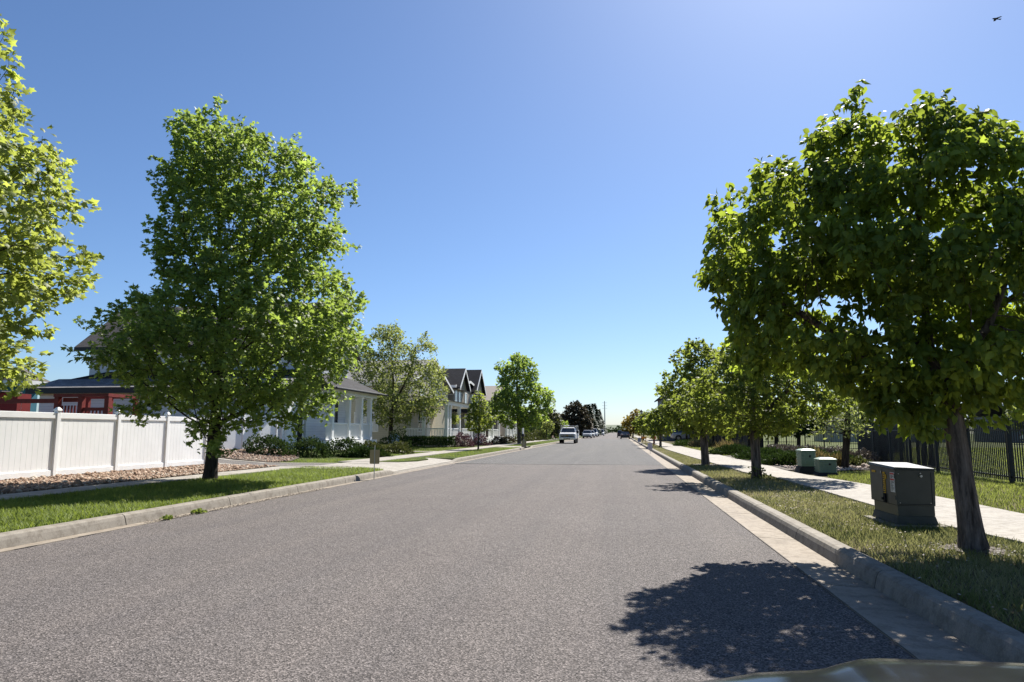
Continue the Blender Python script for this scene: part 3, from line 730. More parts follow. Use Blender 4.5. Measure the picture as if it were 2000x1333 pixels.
for poly, d in (([(2.65, 9.6), (3.7, 9.6), (3.7, 11.6), (4.35, 11.8), (4.38, 19), (2.65, 19)], 150), ([(2.65, 19), (4.3, 19), (3.6, 40), (2.65, 40)], 60), ([(2.65, 5), (4.6, 5), (4.4, 9.6), (2.65, 9.6)], 45)):
    x, y = scatter(poly, d, rg); xs.append(x); ys.append(y)
x = np.concatenate(xs); y = np.concatenate(ys); keep = vnoise(x, y, .9, 4) + rg.normal(size=len(x)) * .25 > .05; x, y = x[keep], y[keep]; n = len(x)
A = np.stack([rg.normal(size=n), rg.normal(size=n), rg.normal(size=n) * .3], 1); Nn = np.stack([rg.normal(size=n) * .4, rg.normal(size=n) * .4, np.ones(n)], 1)
o = finish('fallen_blossom', leaf_mesh('fallen_blossom', np.stack([x, y, np.array([zat(a) for a in x]) + rg.uniform(.0, .035, n)], 1), A, Nn, rg.uniform(.018, .04, n), 'small', np.clip(rg.normal(.6, .25, n), 0, 1)), MT['petal'], None)
kind(o, 'stuff'); tag(o, 'pale pinkish fallen blossom littering the grass by the right kerb', 'petals')
# leaf litter against the left pan
x = rg.normal(-7.43, .05, 900); y = rg.uniform(10.5, 17.5, 900); n = 900
A = np.stack([rg.normal(size=n), rg.normal(size=n), rg.normal(size=n) * .2], 1); Nn = np.stack([rg.normal(size=n) * .3, rg.normal(size=n) * .3, np.ones(n)], 1)
o = finish('leaf_litter', leaf_mesh('leaf_litter', np.stack([x, y, np.full(n, .016)], 1), A, Nn, rg.uniform(.015, .05, n), 'small', np.clip(rg.normal(.05, .2, n), 0, 1)), MT['drybush'], None)
kind(o, 'stuff'); tag(o, 'dark crumbled leaves lying along the left gutter edge', 'litter')
shrub('weed', 'small green weed growing from the left gutter seam', 'weed', (-7.42, 11.9, 0), .10, .16, .08, 80, 'clump', .045, MT['blade'], 'weeds in the gutter', 5)
shrub('weed', 'tiny green weed sprig in the gutter nearest the camera', 'weed', (-7.42, 11.0, 0), .08, .11, .06, 60, 'clump', .04, MT['blade'], 'weeds in the gutter', 6)

x = rg.normal(3.95, .28, 420); y = rg.normal(8.8, .3, 420); n = 420
A = np.stack([rg.normal(size=n), rg.normal(size=n), rg.normal(size=n) * .2], 1); Nn = np.stack([rg.normal(size=n) * .3, rg.normal(size=n) * .3, np.ones(n)], 1)
o = finish('bark_litter', leaf_mesh('bark_litter', np.stack([x, y, np.full(n, .152)], 1), A, Nn, rg.uniform(.015, .045, n), 'small', np.clip(rg.normal(.2, .25, n), 0, 1)), MT['drybush'], None)
kind(o, 'stuff'); tag(o, 'brown bits of bark and leaf round the foot of the leaning tree', 'litter')
# far country
kind(MB().add(*(lambda N: ([(-2600 + 5200 * i / N, 2900 + 250 * math.sin(i * .7), -1) for i in range(N + 1)] + [(-2600 + 5200 * i / N, 3200 + 120 * math.sin(i), 30 + 9 * mnoise.noise((i * .23, 1, 0)) + 5 * mnoise.noise((i * .9, 4, 0))) for i in range(N + 1)] + [(-2600 + 5200 * i / N, 4200, 20) for i in range(N + 1)],
     [(i, i + 1, N + 2 + i, N + 1 + i) for i in range(N)] + [(N + 1 + i, N + 2 + i, 2 * N + 3 + i, 2 * N + 2 + i) for i in range(N)]))(90)).build('hills', MT['hill'], smooth=True), 'structure')
rg = np.random.default_rng(5); n = 9000
cx = rg.uniform(-260, 260, 120); cy = rg.uniform(640, 1100, 120); ch = rg.uniform(2.2, 4.6, 120); idx = rg.integers(0, 120, n)
d = nrm(rg.normal(size=(n, 3))) * rg.uniform(.5, 1, (n, 1)); P = np.stack([cx[idx] + d[:, 0] * ch[idx] * .8, cy[idx] + d[:, 1] * ch[idx] * .8, ch[idx] * (.55 + d[:, 2] * .45)], 1)
o = finish('far_wood', leaf_mesh('far_wood', P, rg.normal(size=(n, 3)), rg.normal(size=(n, 3)) + np.array([0, 0, .8]), rg.uniform(1.2, 2.6, n), 'clump', np.clip(rg.normal(.4, .25, n), 0, 1)), MT['bush'], None)
kind(o, 'stuff'); tag(o, 'distant belt of dark trees where the street ends', 'woods')
n = 7000; cx = rg.uniform(-900, 900, 160); cy = rg.uniform(2600, 3150, 160); idx = rg.integers(0, 160, n); hz = np.clip((cy - 2900) / 300, 0, 1) * 24
d = nrm(rg.normal(size=(n, 3))); P = np.stack([cx[idx] + d[:, 0] * 14, cy[idx] + d[:, 1] * 14, hz[idx] + 4 + d[:, 2] * 4], 1)
o = finish('hill_trees', leaf_mesh('hill_trees', P, rg.normal(size=(n, 3)), rg.normal(size=(n, 3)), rg.uniform(4, 8, n), 'clump', np.clip(rg.normal(.3, .2, n), 0, 1)), MT['bush'], None)
kind(o, 'stuff'); tag(o, 'hazy dark tree clumps on the low far hills', 'woods')

# ------------------------------------------------------------------ street trees
LP1 = [(350,195),(375,215),(435,208),(470,222),(505,245),(520,285),(580,270),(600,310),(640,340),(690,370),(690,405),(672,425),(698,475),(655,510),(600,535),(655,540),(690,570),(716,598),(702,640),(708,690),(690,722),(668,752),(665,775),(620,828),(560,856),(500,852),(450,868),(415,890),(370,870),(330,850),(280,835),(235,800),(262,775),(205,745),(150,690),(195,672),(155,625),(190,632),(250,600),(262,568),(292,575),(300,540),(283,480),(296,450),(314,438),(300,390),(294,340),(320,335),(296,288),(335,290),(345,262),(318,235)]
tree('street_tree', 'tall upright maple standing before the white vinyl fence, dark ridged trunk', 'maples along the left verge', (-11.09, 18.24, .15), LP1,
     [[(410, 938), (424, 780), (432, 600), (428, 420), (415, 280), (400, 225)], [(430, 640), (500, 480), (520, 320)], [(430, 620), (370, 500), (340, 380)]], 5200, .16, 'maple', .135, 8, MT['maple'], MT['bark_dark'], .165,
     kdepth=1.05, warp=.75, void=.37, vfreq=.85, tier=1.7, droop=.12, up=1.1, seed=3, shell=.45, cat='maple tree', tintmu=.45, spikes=.95, zbr=1.0, flare=1.3, core=.93, voff=-1.2)
LP0 = [(-330,-260),(-200,-330),(-90,-180),(-20,20),(45,150),(54,210),(42,265),(-20,290),(88,285),(112,312),(152,345),(104,368),(168,410),(135,445),(200,475),(172,518),(182,558),(130,592),(62,622),(98,655),(48,682),(80,710),(74,750),(20,765),(-120,745),(-300,770),(-500,720),(-640,560),(-660,330),(-560,80),(-440,-120)]
tree('street_tree', 'yellow green maple at the left picture edge reaching above the fence', 'maples along the left verge', (-11.3, 9.75, .15), LP0,
     [[(-195, 1085), (-205, 800), (-215, 500), (-220, 200), (-215, -150)], [(-208, 640), (-80, 420), (-10, 260)]], 2700, .175, 'maple', .145, 7, MT['maple_y'], MT['bark_dark'], .17,
     kdepth=.8, warp=.55, void=.46, vfreq=.8, tier=1.8, droop=.12, up=1.1, seed=8, shell=.5, cat='maple tree', tintmu=.55, spikes=.7)
RP0 = [(1370,500),(1380,455),(1400,388),(1446,425),(1466,318),(1530,312),(1560,395),(1582,335),(1570,265),(1602,222),(1640,216),(1690,194),(1722,215),(1745,330),(1772,240),(1800,200),(1850,194),(1878,205),(1915,203),(1962,216),(1978,250),(2040,262),(2130,330),(2210,450),(2240,590),(2200,700),(2110,780),(2000,812),(1900,835),(1840,848),(1770,856),(1722,838),(1680,795),(1600,775),(1500,764),(1420,722),(1385,655),(1400,602),(1368,560)]
tree('street_tree', 'leaning broad leaved tree nearest on the right beside the dark utility box', 'trees along the right verge', (3.95, 8.93, .15), RP0,
     [[(1902, 1068), (1880, 930), (1857, 800), (1820, 690), (1800, 560), (1792, 400), (1800, 270)], [(1838, 740), (1740, 600), (1690, 430), (1685, 260)], [(1845, 760), (1930, 640), (1990, 480), (2020, 340)], [(1850, 775), (1640, 660), (1480, 560)]],
     4900, .105, 'ovate', .104, 10, MT['linden'], MT['bark'], .112, kdepth=.74, warp=.45, void=.41, vfreq=.85, tier=1.8, droop=.75, up=.7, seed=5, shell=.35, cat='street tree', tintmu=.4, shrink=.985, flare=1.5, spikes=.7, zbr=1.55, core=.94)
tree('street_tree', 'second tree on the right, straight trunk with sprouts at its foot', 'trees along the right verge', (3.82, 21.13, .15),
     [(1300,790),(1345,745),(1395,700),(1425,660),(1470,640),(1530,650),(1600,680),(1650,730),(1665,790),(1610,822),(1560,842),(1500,852),(1420,848),(1380,835),(1335,815)],
     [[(1478, 934), (1474, 860), (1470, 780), (1468, 690)], [(1472, 830), (1540, 760), (1570, 710)]], 1900, .14, 'clump', .12, 7, MT['street'], MT['bark'], .13, kdepth=.9, warp=.4, void=.34, vfreq=1.2, spikes=.4, droop=.4, up=.8, seed=9, shell=.4, cat='street tree')
tree('street_tree', 'third tree on the right, thick grey trunk in a mulch ring', 'trees along the right verge', (3.38, 29.48, .15),
     [(1285,765),(1300,730),(1310,695),(1335,675),(1365,660),(1400,680),(1440,700),(1465,760),(1460,820),(1420,850),(1350,852),(1310,835),(1292,800)],
     [[(1378, 907), (1374, 850), (1372, 780), (1370, 700)]], 1700, .165, 'clump', .15, 7, MT['street'], MT['bark'], .145, kdepth=.9, warp=.4, void=.34, vfreq=1.0, spikes=.5, droop=.35, up=.8, seed=10, shell=.4, cat='street tree')
for px, py, gx, gy, poly, lab, sd_ in ((1290, 872, 3.58, 63.3, [(1258,830),(1266,808),(1285,797),(1305,800),(1316,822),(1312,845),(1290,856),(1265,850)], 'fourth tree on the right with a low round crown and thin dark trunk', 11),
     (1277.5, 866, 3.84, 79.7, [(1246,828),(1252,808),(1270,800),(1288,806),(1295,830),(1285,850),(1258,850)], 'fifth tree on the right, round crown just beyond the low round one', 12),
     (1257, 859.5, 3.8, 110, [(1236,828),(1244,814),(1258,808),(1272,818),(1274,838),(1262,848),(1242,846)], 'small dark round tree on the right beside the golden tree', 13)):
    tree('street_tree', lab, 'trees along the right verge', (gx, gy, .15), poly, [[(px, py), (px, py - 22), (px, py - 45)]], 420, .26, 'clump', .26, 8, MT['street'], MT['bark'], .10, kdepth=.9, warp=.35, void=.2, vfreq=.9, droop=.3, seed=sd_, cat='street tree')
tree('golden_tree', 'golden yellow tree at the far right end of the street', None, (4.1, 142, .15), [(1214,838),(1218,822),(1228,812),(1238,800),(1248,800),(1256,815),(1258,835),(1248,850),(1222,850)], [[(1236, 858), (1237, 840), (1240, 815)]], 420, .42, 'clump', .42, 8, MT['golden'], MT['bark_mid'], .14, kdepth=.9, warp=.4, void=.2, vfreq=.5, seed=14, cat='tree')
# left row beyond the drive
tree('yard_tree', 'airy open crowned tree with forked dark trunk in front of the cream house', None, (-17.85, 54.0, .5), [(688,705),(700,665),(722,652),(742,632),(775,634),(786,650),(802,655),(830,646),(852,680),(842,700),(870,718),(874,760),(862,800),(835,822),(800,828),(740,832),(705,805),(690,750)],
     [[(762, 866), (765, 800), (768, 745), (765, 690)], [(763, 815), (738, 780), (722, 730)], [(766, 800), (795, 740), (812, 690)]], 1500, .24, 'small', .24, 8, MT['locust'], MT['bark_dark'], .17, kdepth=.85, warp=.7, void=.38, vfreq=.6, droop=.2, seed=15, spikes=1.2, shell=.3, cat='tree', spread=1.0)
tree('young_tree', 'small young tree with dense oval crown and slim trunk by the far drive', None, (-10.0, 50.4, .15), [(935,762),(948,775),(956,795),(967,816),(962,832),(940,843),(915,842),(906,822),(915,790),(925,772)], [[(934, 879), (935, 845), (936, 810), (936, 780)]], 520, .19, 'clump', .17, 8, MT['street'], MT['bark_dark'], .06, kdepth=.95, warp=.6, void=.18, vfreq=1.2, seed=16, cat='tree')
tree('street_tree', 'large pointed maple halfway down the left side before the taupe houses', 'maples along the left verge', (-10.8, 77.4, .15), [(1010,692),(1036,700),(1051,722),(1050,745),(1066,760),(1082,775),(1084,788),(1070,815),(1048,831),(1015,838),(985,834),(958,815),(954,790),(966,770),(976,735),(968,715),(985,702)],
     [[(1014, 867), (1013, 830), (1010, 780), (1010, 720)], [(1013, 825), (1045, 800), (1060, 785)]], 1300, .32, 'clump', .30, 8, MT['maple'], MT['bark'], .2, kdepth=.9, warp=.7, void=.28, vfreq=.55, droop=.15, seed=17, cat='maple tree', tintmu=.6, spikes=1.0)
tree('young_tree', 'thin sapling on the far left verge just before the white truck', None, (-11.3, 108, .15), [(1060,842),(1058,828),(1070,818),(1082,826),(1080,842),(1070,848)], [[(1067, 862), (1067, 848), (1068, 830)]], 240, .3, 'clump', .28, 6, MT['locust'], MT['bark_dark'], .06, kdepth=.9, warp=.4, seed=18, cat='tree')
tree('copper_tree', 'big dark copper leaved tree on the left behind the parked vehicles', None, (-10.6, 162, .15), [(1088,846),(1092,820),(1098,802),(1112,790),(1128,787),(1142,795),(1152,815),(1156,838),(1150,848),(1110,850)], [[(1118, 857), (1120, 840), (1122, 805)]], 1000, .5, 'clump', .6, 8, MT['copper'], MT['bark_dark'], .2, kdepth=.9, warp=.4, void=.2, vfreq=.45, seed=19, cat='tree')
tree('yard_tree', 'grey green leafy tree between the pointed maple and the copper one', None, (-15, 118, .4), [(1050,850),(1052,825),(1062,808),(1078,800),(1094,812),(1098,838),(1090,854)], [[(1072, 862), (1073, 835), (1074, 815)]], 560, .42, 'clump', .42, 7, MT['olivebush'], MT['bark_mid'], .15, kdepth=.9, warp=.4, void=.2, vfreq=.45, seed=20, cat='tree')
for px, X, Y, lab, hgt, sd_ in ((1152, -9.6, 225, 'dark conifer on the left rising just right of the copper tree', 9.4, 1), (1161, -9.6, 285, 'pointed dark conifer, tallest of those behind the parked cars', 12.0, 2), (1169, -9.4, 345, 'dark conifer farthest down the left side of the street', 11.5, 3)):
    rg = np.random.default_rng(sd_); n = 2600; root = thing('conifer', lab, 'conifer', (X, Y, .15), 'conifers down the left side')
    t = rg.random(n) ** 1.3; rad = (1 - t) * 3.6 * rg.uniform(.55, 1.05, n) + .1; a = rg.uniform(0, 6.28, n)
    P = np.stack([np.cos(a) * rad, np.sin(a) * rad, .4 + t * hgt], 1); A = np.stack([np.cos(a), np.sin(a), -.25 + rg.normal(size=n) * .2], 1)
    finish('crown', leaf_mesh('crown', P, A, rg.normal(size=(n, 3)) * .4 + np.array([0, 0, 1]), rg.uniform(.7, 1.3, n), 'spray', np.clip(rg.normal(.45, .25, n), 0, 1)), MT['conifer'], root)
    MB().tube([(X, Y, .1), (X, Y, hgt * .9)], [.16, .03], 8).build('trunk', MT['bark_dark'], root)
# trees beyond the fence on the right
tree('pine_tree', 'sparse grey green tree with dark trunk behind the pale green pedestals', None, (7.85, 26.5, .17), [(1560,830),(1575,790),(1600,770),(1630,745),(1655,735),(1685,760),(1710,790),(1720,830),(1690,850),(1640,845),(1590,850)],
     [[(1650, 916), (1655, 840), (1658, 770), (1657, 745)]], 620, .2, 'spray', .18, 8, MT['locust'], MT['bark_dark'], .12, kdepth=.95, warp=.25, void=.4, vfreq=1.0, droop=.1, seed=22, cat='tree', spread=1.0)
for (px, py, X, Y, w, ht, lab, mk, sd_) in ((1487, 881, 9.3, 49.5, 2.0, 4.0, 'dark trunked tree at the end of the solid dark fence', 'street', 30), (1560, 880, 12.1, 51.2, 2.2, 3.6, 'low dark spreading tree behind the straw coloured grass clump', 'bush', 31),
      (1516, 881, 10.5, 50.2, 1.6, 3.6, 'slim tree with sunlit brown trunk near the fence opening', 'street', 35), (1392, 872, 8.1, 64, 2.0, 4.2, 'tree by the pavement well behind the thick trunked third tree', 'street', 32), (1362, 868, 8.0, 74, 2.3, 4.4, 'bronze leaved tree left of the solid dark fence', 'copper', 33), (1341, 864, 8.6, 90, 2.2, 4.2, 'dark tree before the grey house on the right', 'bush', 34)):
    k = 1380 / Y
    poly = [(px - w * k, py - ht * .55 * k), (px - w * .7 * k, py - ht * .85 * k), (px, py - ht * k), (px + w * .7 * k, py - ht * .85 * k), (px + w * k, py - ht * .55 * k), (px + w * .6 * k, py - ht * .36 * k), (px - w * .6 * k, py - ht * .36 * k)]
    tree('lawn_tree', lab, 'trees by the iron fence', (X, Y, .18), poly, [[(px, py), (px, py - ht * .45 * k), (px, py - ht * .8 * k)]], 420, .24, 'clump', .24, 7, MT[mk], MT['bark_dark'], .12, kdepth=.95, warp=.4, void=.2, vfreq=.8, seed=sd_, cat='tree')
for X, Y, w, ht, lab, sd_ in ((27, 82, 3.2, 6.5, 'leafy tree far across the grass field beside the pale roofed house', 40), (41, 78, 3.0, 5.5, 'pale leaved tree across the field near the white parked vehicles', 41), (20, 95, 2.8, 6, 'dark tree across the field behind the iron fence posts', 42), (58, 84, 3.5, 7, 'broad tree across the field at the far right', 43)):
    px, py = 0, 0
    c = RW.T @ np.array([X, Y, .2 - HC]); px, py = 1000 + F * c[0] / c[2], 666.5 + F * c[1] / c[2]; k = F / c[2]
    poly = [(px - w * k, py - ht * .5 * k), (px - w * .7 * k, py - ht * .85 * k), (px, py - ht * k), (px + w * .7 * k, py - ht * .85 * k), (px + w * k, py - ht * .5 * k), (px + w * .6 * k, py - ht * .28 * k), (px - w * .6 * k, py - ht * .28 * k)]
    tree('field_tree', lab, 'trees across the field', (X, Y, .2), poly, [[(px, py), (px, py - ht * .4 * k), (px, py - ht * .8 * k)]], 380, .4, 'clump', .42, 7, MT['locust' if sd_ == 41 else 'street'], MT['bark_dark'], .16, kdepth=.95, warp=.4, void=.2, vfreq=.5, seed=sd_, cat='tree')
for X, Y, w, ht, lab, sd_ in ((-44, 66, 3.2, 8.2, 'green treetop showing over the white house wing, left of its gable', 50), (-50, 66, 3.4, 8.6, 'rounder green treetop just right of the neighbouring brown roof', 51)):
    c = RW.T @ np.array([X, Y, .5 - HC]); px, py = 1000 + F * c[0] / c[2], 666.5 + F * c[1] / c[2]; k = F / c[2]
    poly = [(px - w * k, py - ht * .5 * k), (px - w * .6 * k, py - ht * .85 * k), (px, py - ht * k), (px + w * .6 * k, py - ht * .87 * k), (px + w * k, py - ht * .5 * k), (px + w * .6 * k, py - ht * .28 * k), (px - w * .6 * k, py - ht * .28 * k)]
    tree('yard_tree', lab, 'treetops behind the white house', (X, Y, .5), poly, [[(px, py), (px, py - ht * .4 * k), (px, py - ht * .8 * k)]], 480, .34, 'clump', .34, 7, MT['locust'], MT['bark_dark'], .16, kdepth=.95, warp=.5, void=.25, vfreq=.5, seed=sd_, cat='tree')

# ------------------------------------------------------------------ shrubs
for (x, y, rx, ry, h, mk, leaf, ls, n, lab, nm, ct) in (
    (-16.9, 32.6, 1.25, .95, 1.05, 'bush', 'clump', .09, 2600, 'dark green bush by the white wall, nearest the end of the vinyl fence', 'bush', 'bush'),
    (-15.4, 34.2, 1.15, .9, 1.05, 'bush', 'clump', .09, 2400, 'dark green bush in the middle of the three before the white wall', 'bush', 'bush'),
    (-14.3, 36.2, 1.25, .9, 1.05, 'bush', 'clump', .09, 2400, 'dark green bush in front of the white porch railing', 'bush', 'bush'),
    (-12.95, 35.4, 1.25, .8, .5, 'juniper', 'spray', 0.161, 3420, 'low dark spreading juniper beside the path, left of the tan sign back', 'juniper', 'juniper'),
    (-13.6, 38.2, .9, .7, .85, 'olivebush', 'clump', .09, 1400, 'olive bush with rusty tips right behind the low dark juniper', 'bush', 'bush'),
    (-13.1, 41.0, 1.1, .8, .8, 'olivebush', 'clump', .09, 1700, 'rounded olive bush at the foot of the airy tree', 'bush', 'bush'),
    (-15.9, 49.5, 1.2, .9, 1.5, 'bush', 'clump', .10, 1400, 'dark leafy bush against the white balustrade', 'bush', 'bush'),
    (-13.4, 60.5, 1.0, 1.1, 1.3, 'purple', 'clump', .11, 1300, 'purple tinted flowering bush at the corner of the front porch', 'bush', 'bush'),
    (-13.0, 66.5, 1.0, 1.0, 1.1, 'purple', 'clump', .11, 1000, 'second purplish bush behind the slim young tree', 'bush', 'bush'),
    (-12.6, 74.5, .9, .9, .95, 'copper', 'clump', .12, 800, 'rust coloured round shrub before the far white porch', 'bush', 'bush'),
    (-12.4, 80, .9, .9, .95, 'copper', 'clump', .12, 800, 'brownish round shrub left of the pointed maple trunk', 'bush', 'bush'),
    (-12.8, 95, 1.5, 1.3, 1.2, 'olivebush', 'clump', .16, 900, 'pale round shrub right of the pointed maple trunk', 'bush', 'bush'),
    (-12.6, 101, 1.6, 1.3, 1.3, 'olivebush', 'clump', .16, 900, 'pale shrub midway between the maple trunk and the truck', 'bush', 'bush'),
    (-12.2, 108, 1.6, 1.3, 1.8, 'olivebush', 'clump', .16, 900, 'tall round pale shrub beside the white truck', 'bush', 'bush'),
    (-15, 112, 4.5, 2.5, 3.0, 'bush', 'clump', .3, 1600, 'large dark hedge mass in the shade behind the pale shrubs', 'hedge', 'hedge'),
    (-9.9, 128, 1.4, 1.2, 3.6, 'maple', 'clump', .3, 900, 'narrow bright green shrub rising behind the truck', 'bush', 'bush'),
    (6.6, 42.0, 1.5, 1.2, .5, 'juniper', 'spray', 0.172, 3610, 'farthest low juniper mat by the pavement, below the straw grass', 'juniper', 'juniper'),
    (6.7, 35.0, 1.2, 2.0, .5, 'juniper', 'spray', 0.161, 4180, 'low juniper mat left of the second tree trunk', 'juniper', 'juniper'),
    (6.6, 29.3, 1.0, 1.3, .52, 'juniper', 'spray', 0.149, 4180, 'low juniper mat just right of the second tree trunk', 'juniper', 'juniper'),
    (7.9, 31.5, 1.1, 1.3, .6, 'juniper', 'spray', 0.149, 3800, 'juniper mound behind the nearest mat, left of the straw clump', 'juniper', 'juniper'),
    (8.3, 28.6, .6, .6, .5, 'juniper', 'spray', 0.138, 1710, 'small juniper tuft peeping over the lower green pedestal', 'juniper', 'juniper'),
    (6.6, 66, 1.6, 2.5, .5, 'juniper', 'spray', 0.230, 2470, 'low green ground cover far up the right pavement', 'juniper', 'juniper'),
    (6.95, 27.2, .45, .45, .5, 'grassdry', 'blade', .32, 900, 'straw coloured grass clump left of the taller green pedestal', 'grass_clump', 'grass'),
    (7.6, 26.9, .3, .3, .4, 'grassdry', 'blade', .28, 400, 'small straw grass tuft between the two green pedestals', 'grass_clump', 'grass'),
    (7.2, 47.5, 1.0, 1.0, .55, 'grassdry', 'blade', .4, 600, 'wide straw grass clump by the solid dark fence', 'grass_clump', 'grass'),
    (7.0, 62.0, 1.0, 1.2, .55, 'grassdry', 'blade', .42, 500, 'farther straw grass clump up the right pavement', 'grass_clump', 'grass'),
    (9.6, 37.5, 1.5, 1.0, .62, 'drybush', 'small', .10, 2600, 'bare purplish hedge directly behind the taller green pedestal', 'dry_hedge', 'hedge'),
    (9.2, 33.0, 1.0, .9, .62, 'drybush', 'small', .10, 2200, 'bare purplish hedge behind the sparse grey green tree trunk', 'dry_hedge', 'hedge'),
    (9.5, 30.3, .7, .7, .58, 'drybush', 'small', .09, 1500, 'bare brownish hedge end next to the fence corner', 'dry_hedge', 'hedge'),
    (9.4, 43.5, 1.3, 1.0, .55, 'drybush', 'small', .11, 2200, 'bare hedge by the slim sunlit trunk near the fence opening', 'dry_hedge', 'hedge'),
    (8.7, 28.0, .55, .5, .42, 'olivebush', 'clump', .07, 700, 'small olive bush right of the sparse tree trunk', 'bush', 'bush'),
    ):
    grp = {'bush': 'bushes in the yards', 'juniper': 'low junipers', 'grass_clump': 'straw grass clumps', 'dry_hedge': 'bare hedges by the fence', 'hedge': None}[nm]
    z = zat(x); shrub(nm, lab, ct, (x, y, z - .02), rx, ry, h, n, leaf, ls, MT[mk], grp, seed=int(abs(x * 10) + y), axis_up=1.6 if leaf == 'blade' else .5)
# trunk sprouts of the second tree
shrub('weed', 'leafy green sprouts round the foot of the second right tree', 'weed', (3.85, 20.95, .14), .30, .26, .42, 90, 'clump', .07, MT['street'], None, 77)
# clipped hedge by the balustrade
hb = thing('hedge', 'long low clipped green hedge before the white balustrade', 'hedge', (-13.8, 52, .4))
rg = np.random.default_rng(33); n = 5200
P = np.stack([rg.uniform(-2.3, 1.7, n), rg.uniform(-.45, .45, n), rg.uniform(0, .62, n)], 1); k = rg.integers(0, 3, n)
P[k == 0, 2] = .58 + rg.normal(size=(k == 0).sum()) * .05; P[k == 1, 1] = -.45 + rg.normal(size=(k == 1).sum()) * .04
finish('foliage', leaf_mesh('foliage', P, rg.normal(size=(n, 3)) + np.array([0, -.3, .6]), rg.normal(size=(n, 3)) * .6 + np.array([0, -.5, .8]), rg.uniform(.05, .12, n), 'clump', np.clip(rg.normal(.45, .22, n), 0, 1)), MT['juniper'], hb)
st = MB()
for k in range(16): st.tube([(-15.9 + k * .24, 52, .3), (-15.9 + k * .24 + .05, 52, .9)], [.02, .01], 5)
st.build('stems', MT['bark_mid'], hb)

# ------------------------------------------------------------------ white vinyl fence
vf = thing('vinyl_fence', 'white vinyl privacy fence with capped square posts along the rock bed', 'fence', (-15.55, 18, zl(-15.5)))
FX = -15.5; FY = [7.95, 10.4, 12.85, 15.3, 17.75, 20.2, 22.65, 25.05]; zf0 = zl(FX) - .02
for i, y in enumerate(FY):
    p = MB().box(FX - .065, FX + .065, y - .065, y + .065, zf0 - .3, zf0 + 1.86).build('post', MT['vinyl'], vf, bevel=.006)
    c = MB().hexa([(FX - .08, y - .08, zf0 + 1.86), (FX + .08, y - .08, zf0 + 1.86), (FX + .08, y + .08, zf0 + 1.86), (FX - .08, y + .08, zf0 + 1.86)], [(FX - .03, y - .03, zf0 + 1.93), (FX + .03, y - .03, zf0 + 1.93), (FX + .03, y + .03, zf0 + 1.93), (FX - .03, y + .03, zf0 + 1.93)])
    c.box(FX - .082, FX + .082, y - .082, y + .082, zf0 + 1.835, zf0 + 1.862); c.build('post_cap', MT['vinyl'], p)
for y0, y1 in zip(FY[:-1], FY[1:]):
    a, b_ = y0 + .064, y1 - .064
    MB().box(FX - .045, FX + .045, a, b_, zf0 + 1.62, zf0 + 1.78).build('top_rail', MT['vinyl'], vf, bevel=.008)
    MB().box(FX - .045, FX + .045, a, b_, zf0 + .04, zf0 + .20).build('bottom_rail', MT['vinyl'], vf, bevel=.008)
    bd = MB(); n = 13; w = (b_ - a) / n
    for k in range(n): bd.box(FX - .018, FX + .018, a + k * w + .004, a + (k + 1) * w - .004, zf0 + .19, zf0 + 1.63)
    bd.box(FX - .010, FX + .010, a, b_, zf0 + .19, zf0 + 1.63)
    bd.build('board_panel', MT['vinyl'], vf)
# return toward the house wall, in shade
vr = thing('vinyl_fence', 'short shaded white fence return running back towards the white house', 'fence', (-19, 33, .5))
for (xa, ya), (xb, yb) in (((-19.4, 31.2), (-18.4, 36.4)),):
    L = math.hypot(xb - xa, yb - ya); dx, dy = (xb - xa) / L, (yb - ya) / L; z0 = zl(xa) - .02
    for t in (0, L / 2, L):
        MB().box(xa + dx * t - .065, xa + dx * t + .065, ya + dy * t - .065, ya + dy * t + .065, z0 - .2, z0 + 1.9).build('post', MT['vinyl'], vr)
    nx, ny = -dy * .02, dx * .02
    for t in (0, L / 2):
        q = MB(); t0, t1 = t + .07, t + L / 2 - .07
        P = lambda tt, s_: (xa + dx * tt + nx * s_, ya + dy * tt + ny * s_)
        q.hexa([(*P(t0, -1), z0 + .04), (*P(t1, -1), z0 + .04), (*P(t1, 1), z0 + .04), (*P(t0, 1), z0 + .04)], [(*P(t0, -1), z0 + 1.78), (*P(t1, -1), z0 + 1.78), (*P(t1, 1), z0 + 1.78), (*P(t0, 1), z0 + 1.78)])
        q.build('board_panel', MT['vinyl'], vr)

# ------------------------------------------------------------------ houses
def window(par, mat_frame, face, a0, a1, z0, z1, p, glass='glass', mull=1, depth=.05, sgn=1):
    """face 'x': in the plane x=p facing sgn*x, a = y range; face 'y': plane y=p facing sgn*y, a = x range"""
    t = .09; fr = MB()
    def bx(a, b, c, d, d0, d1, B):
        q0, q1 = sorted((p + sgn * d0, p + sgn * d1))
        if face == 'x': B.box(q0, q1, a, b, c, d)
        else: B.box(a, b, q0, q1, c, d)
    bx(a0 - t, a0, z0 - t, z1 + t, 0.003, depth, fr); bx(a1, a1 + t, z0 - t, z1 + t, 0.003, depth, fr)
    bx(a0, a1, z0 - t, z0, 0.003, depth + .02, fr); bx(a0, a1, z1, z1 + t, 0.003, depth, fr)
    for k in range(mull):
        c = a0 + (a1 - a0) * (k + 1) / (mull + 1); bx(c - .03, c + .03, z0, z1, .004, depth - .01, fr)
    bx(a0, a1, (z0 + z1) / 2 - .025, (z0 + z1) / 2 + .025, .005, depth - .015, fr)
    f = fr.build('window', mat_frame, par); gl = MB(); bx(a0, a1, z0, z1, .004, .018, gl); gl.build('pane', MT[glass], f); return f
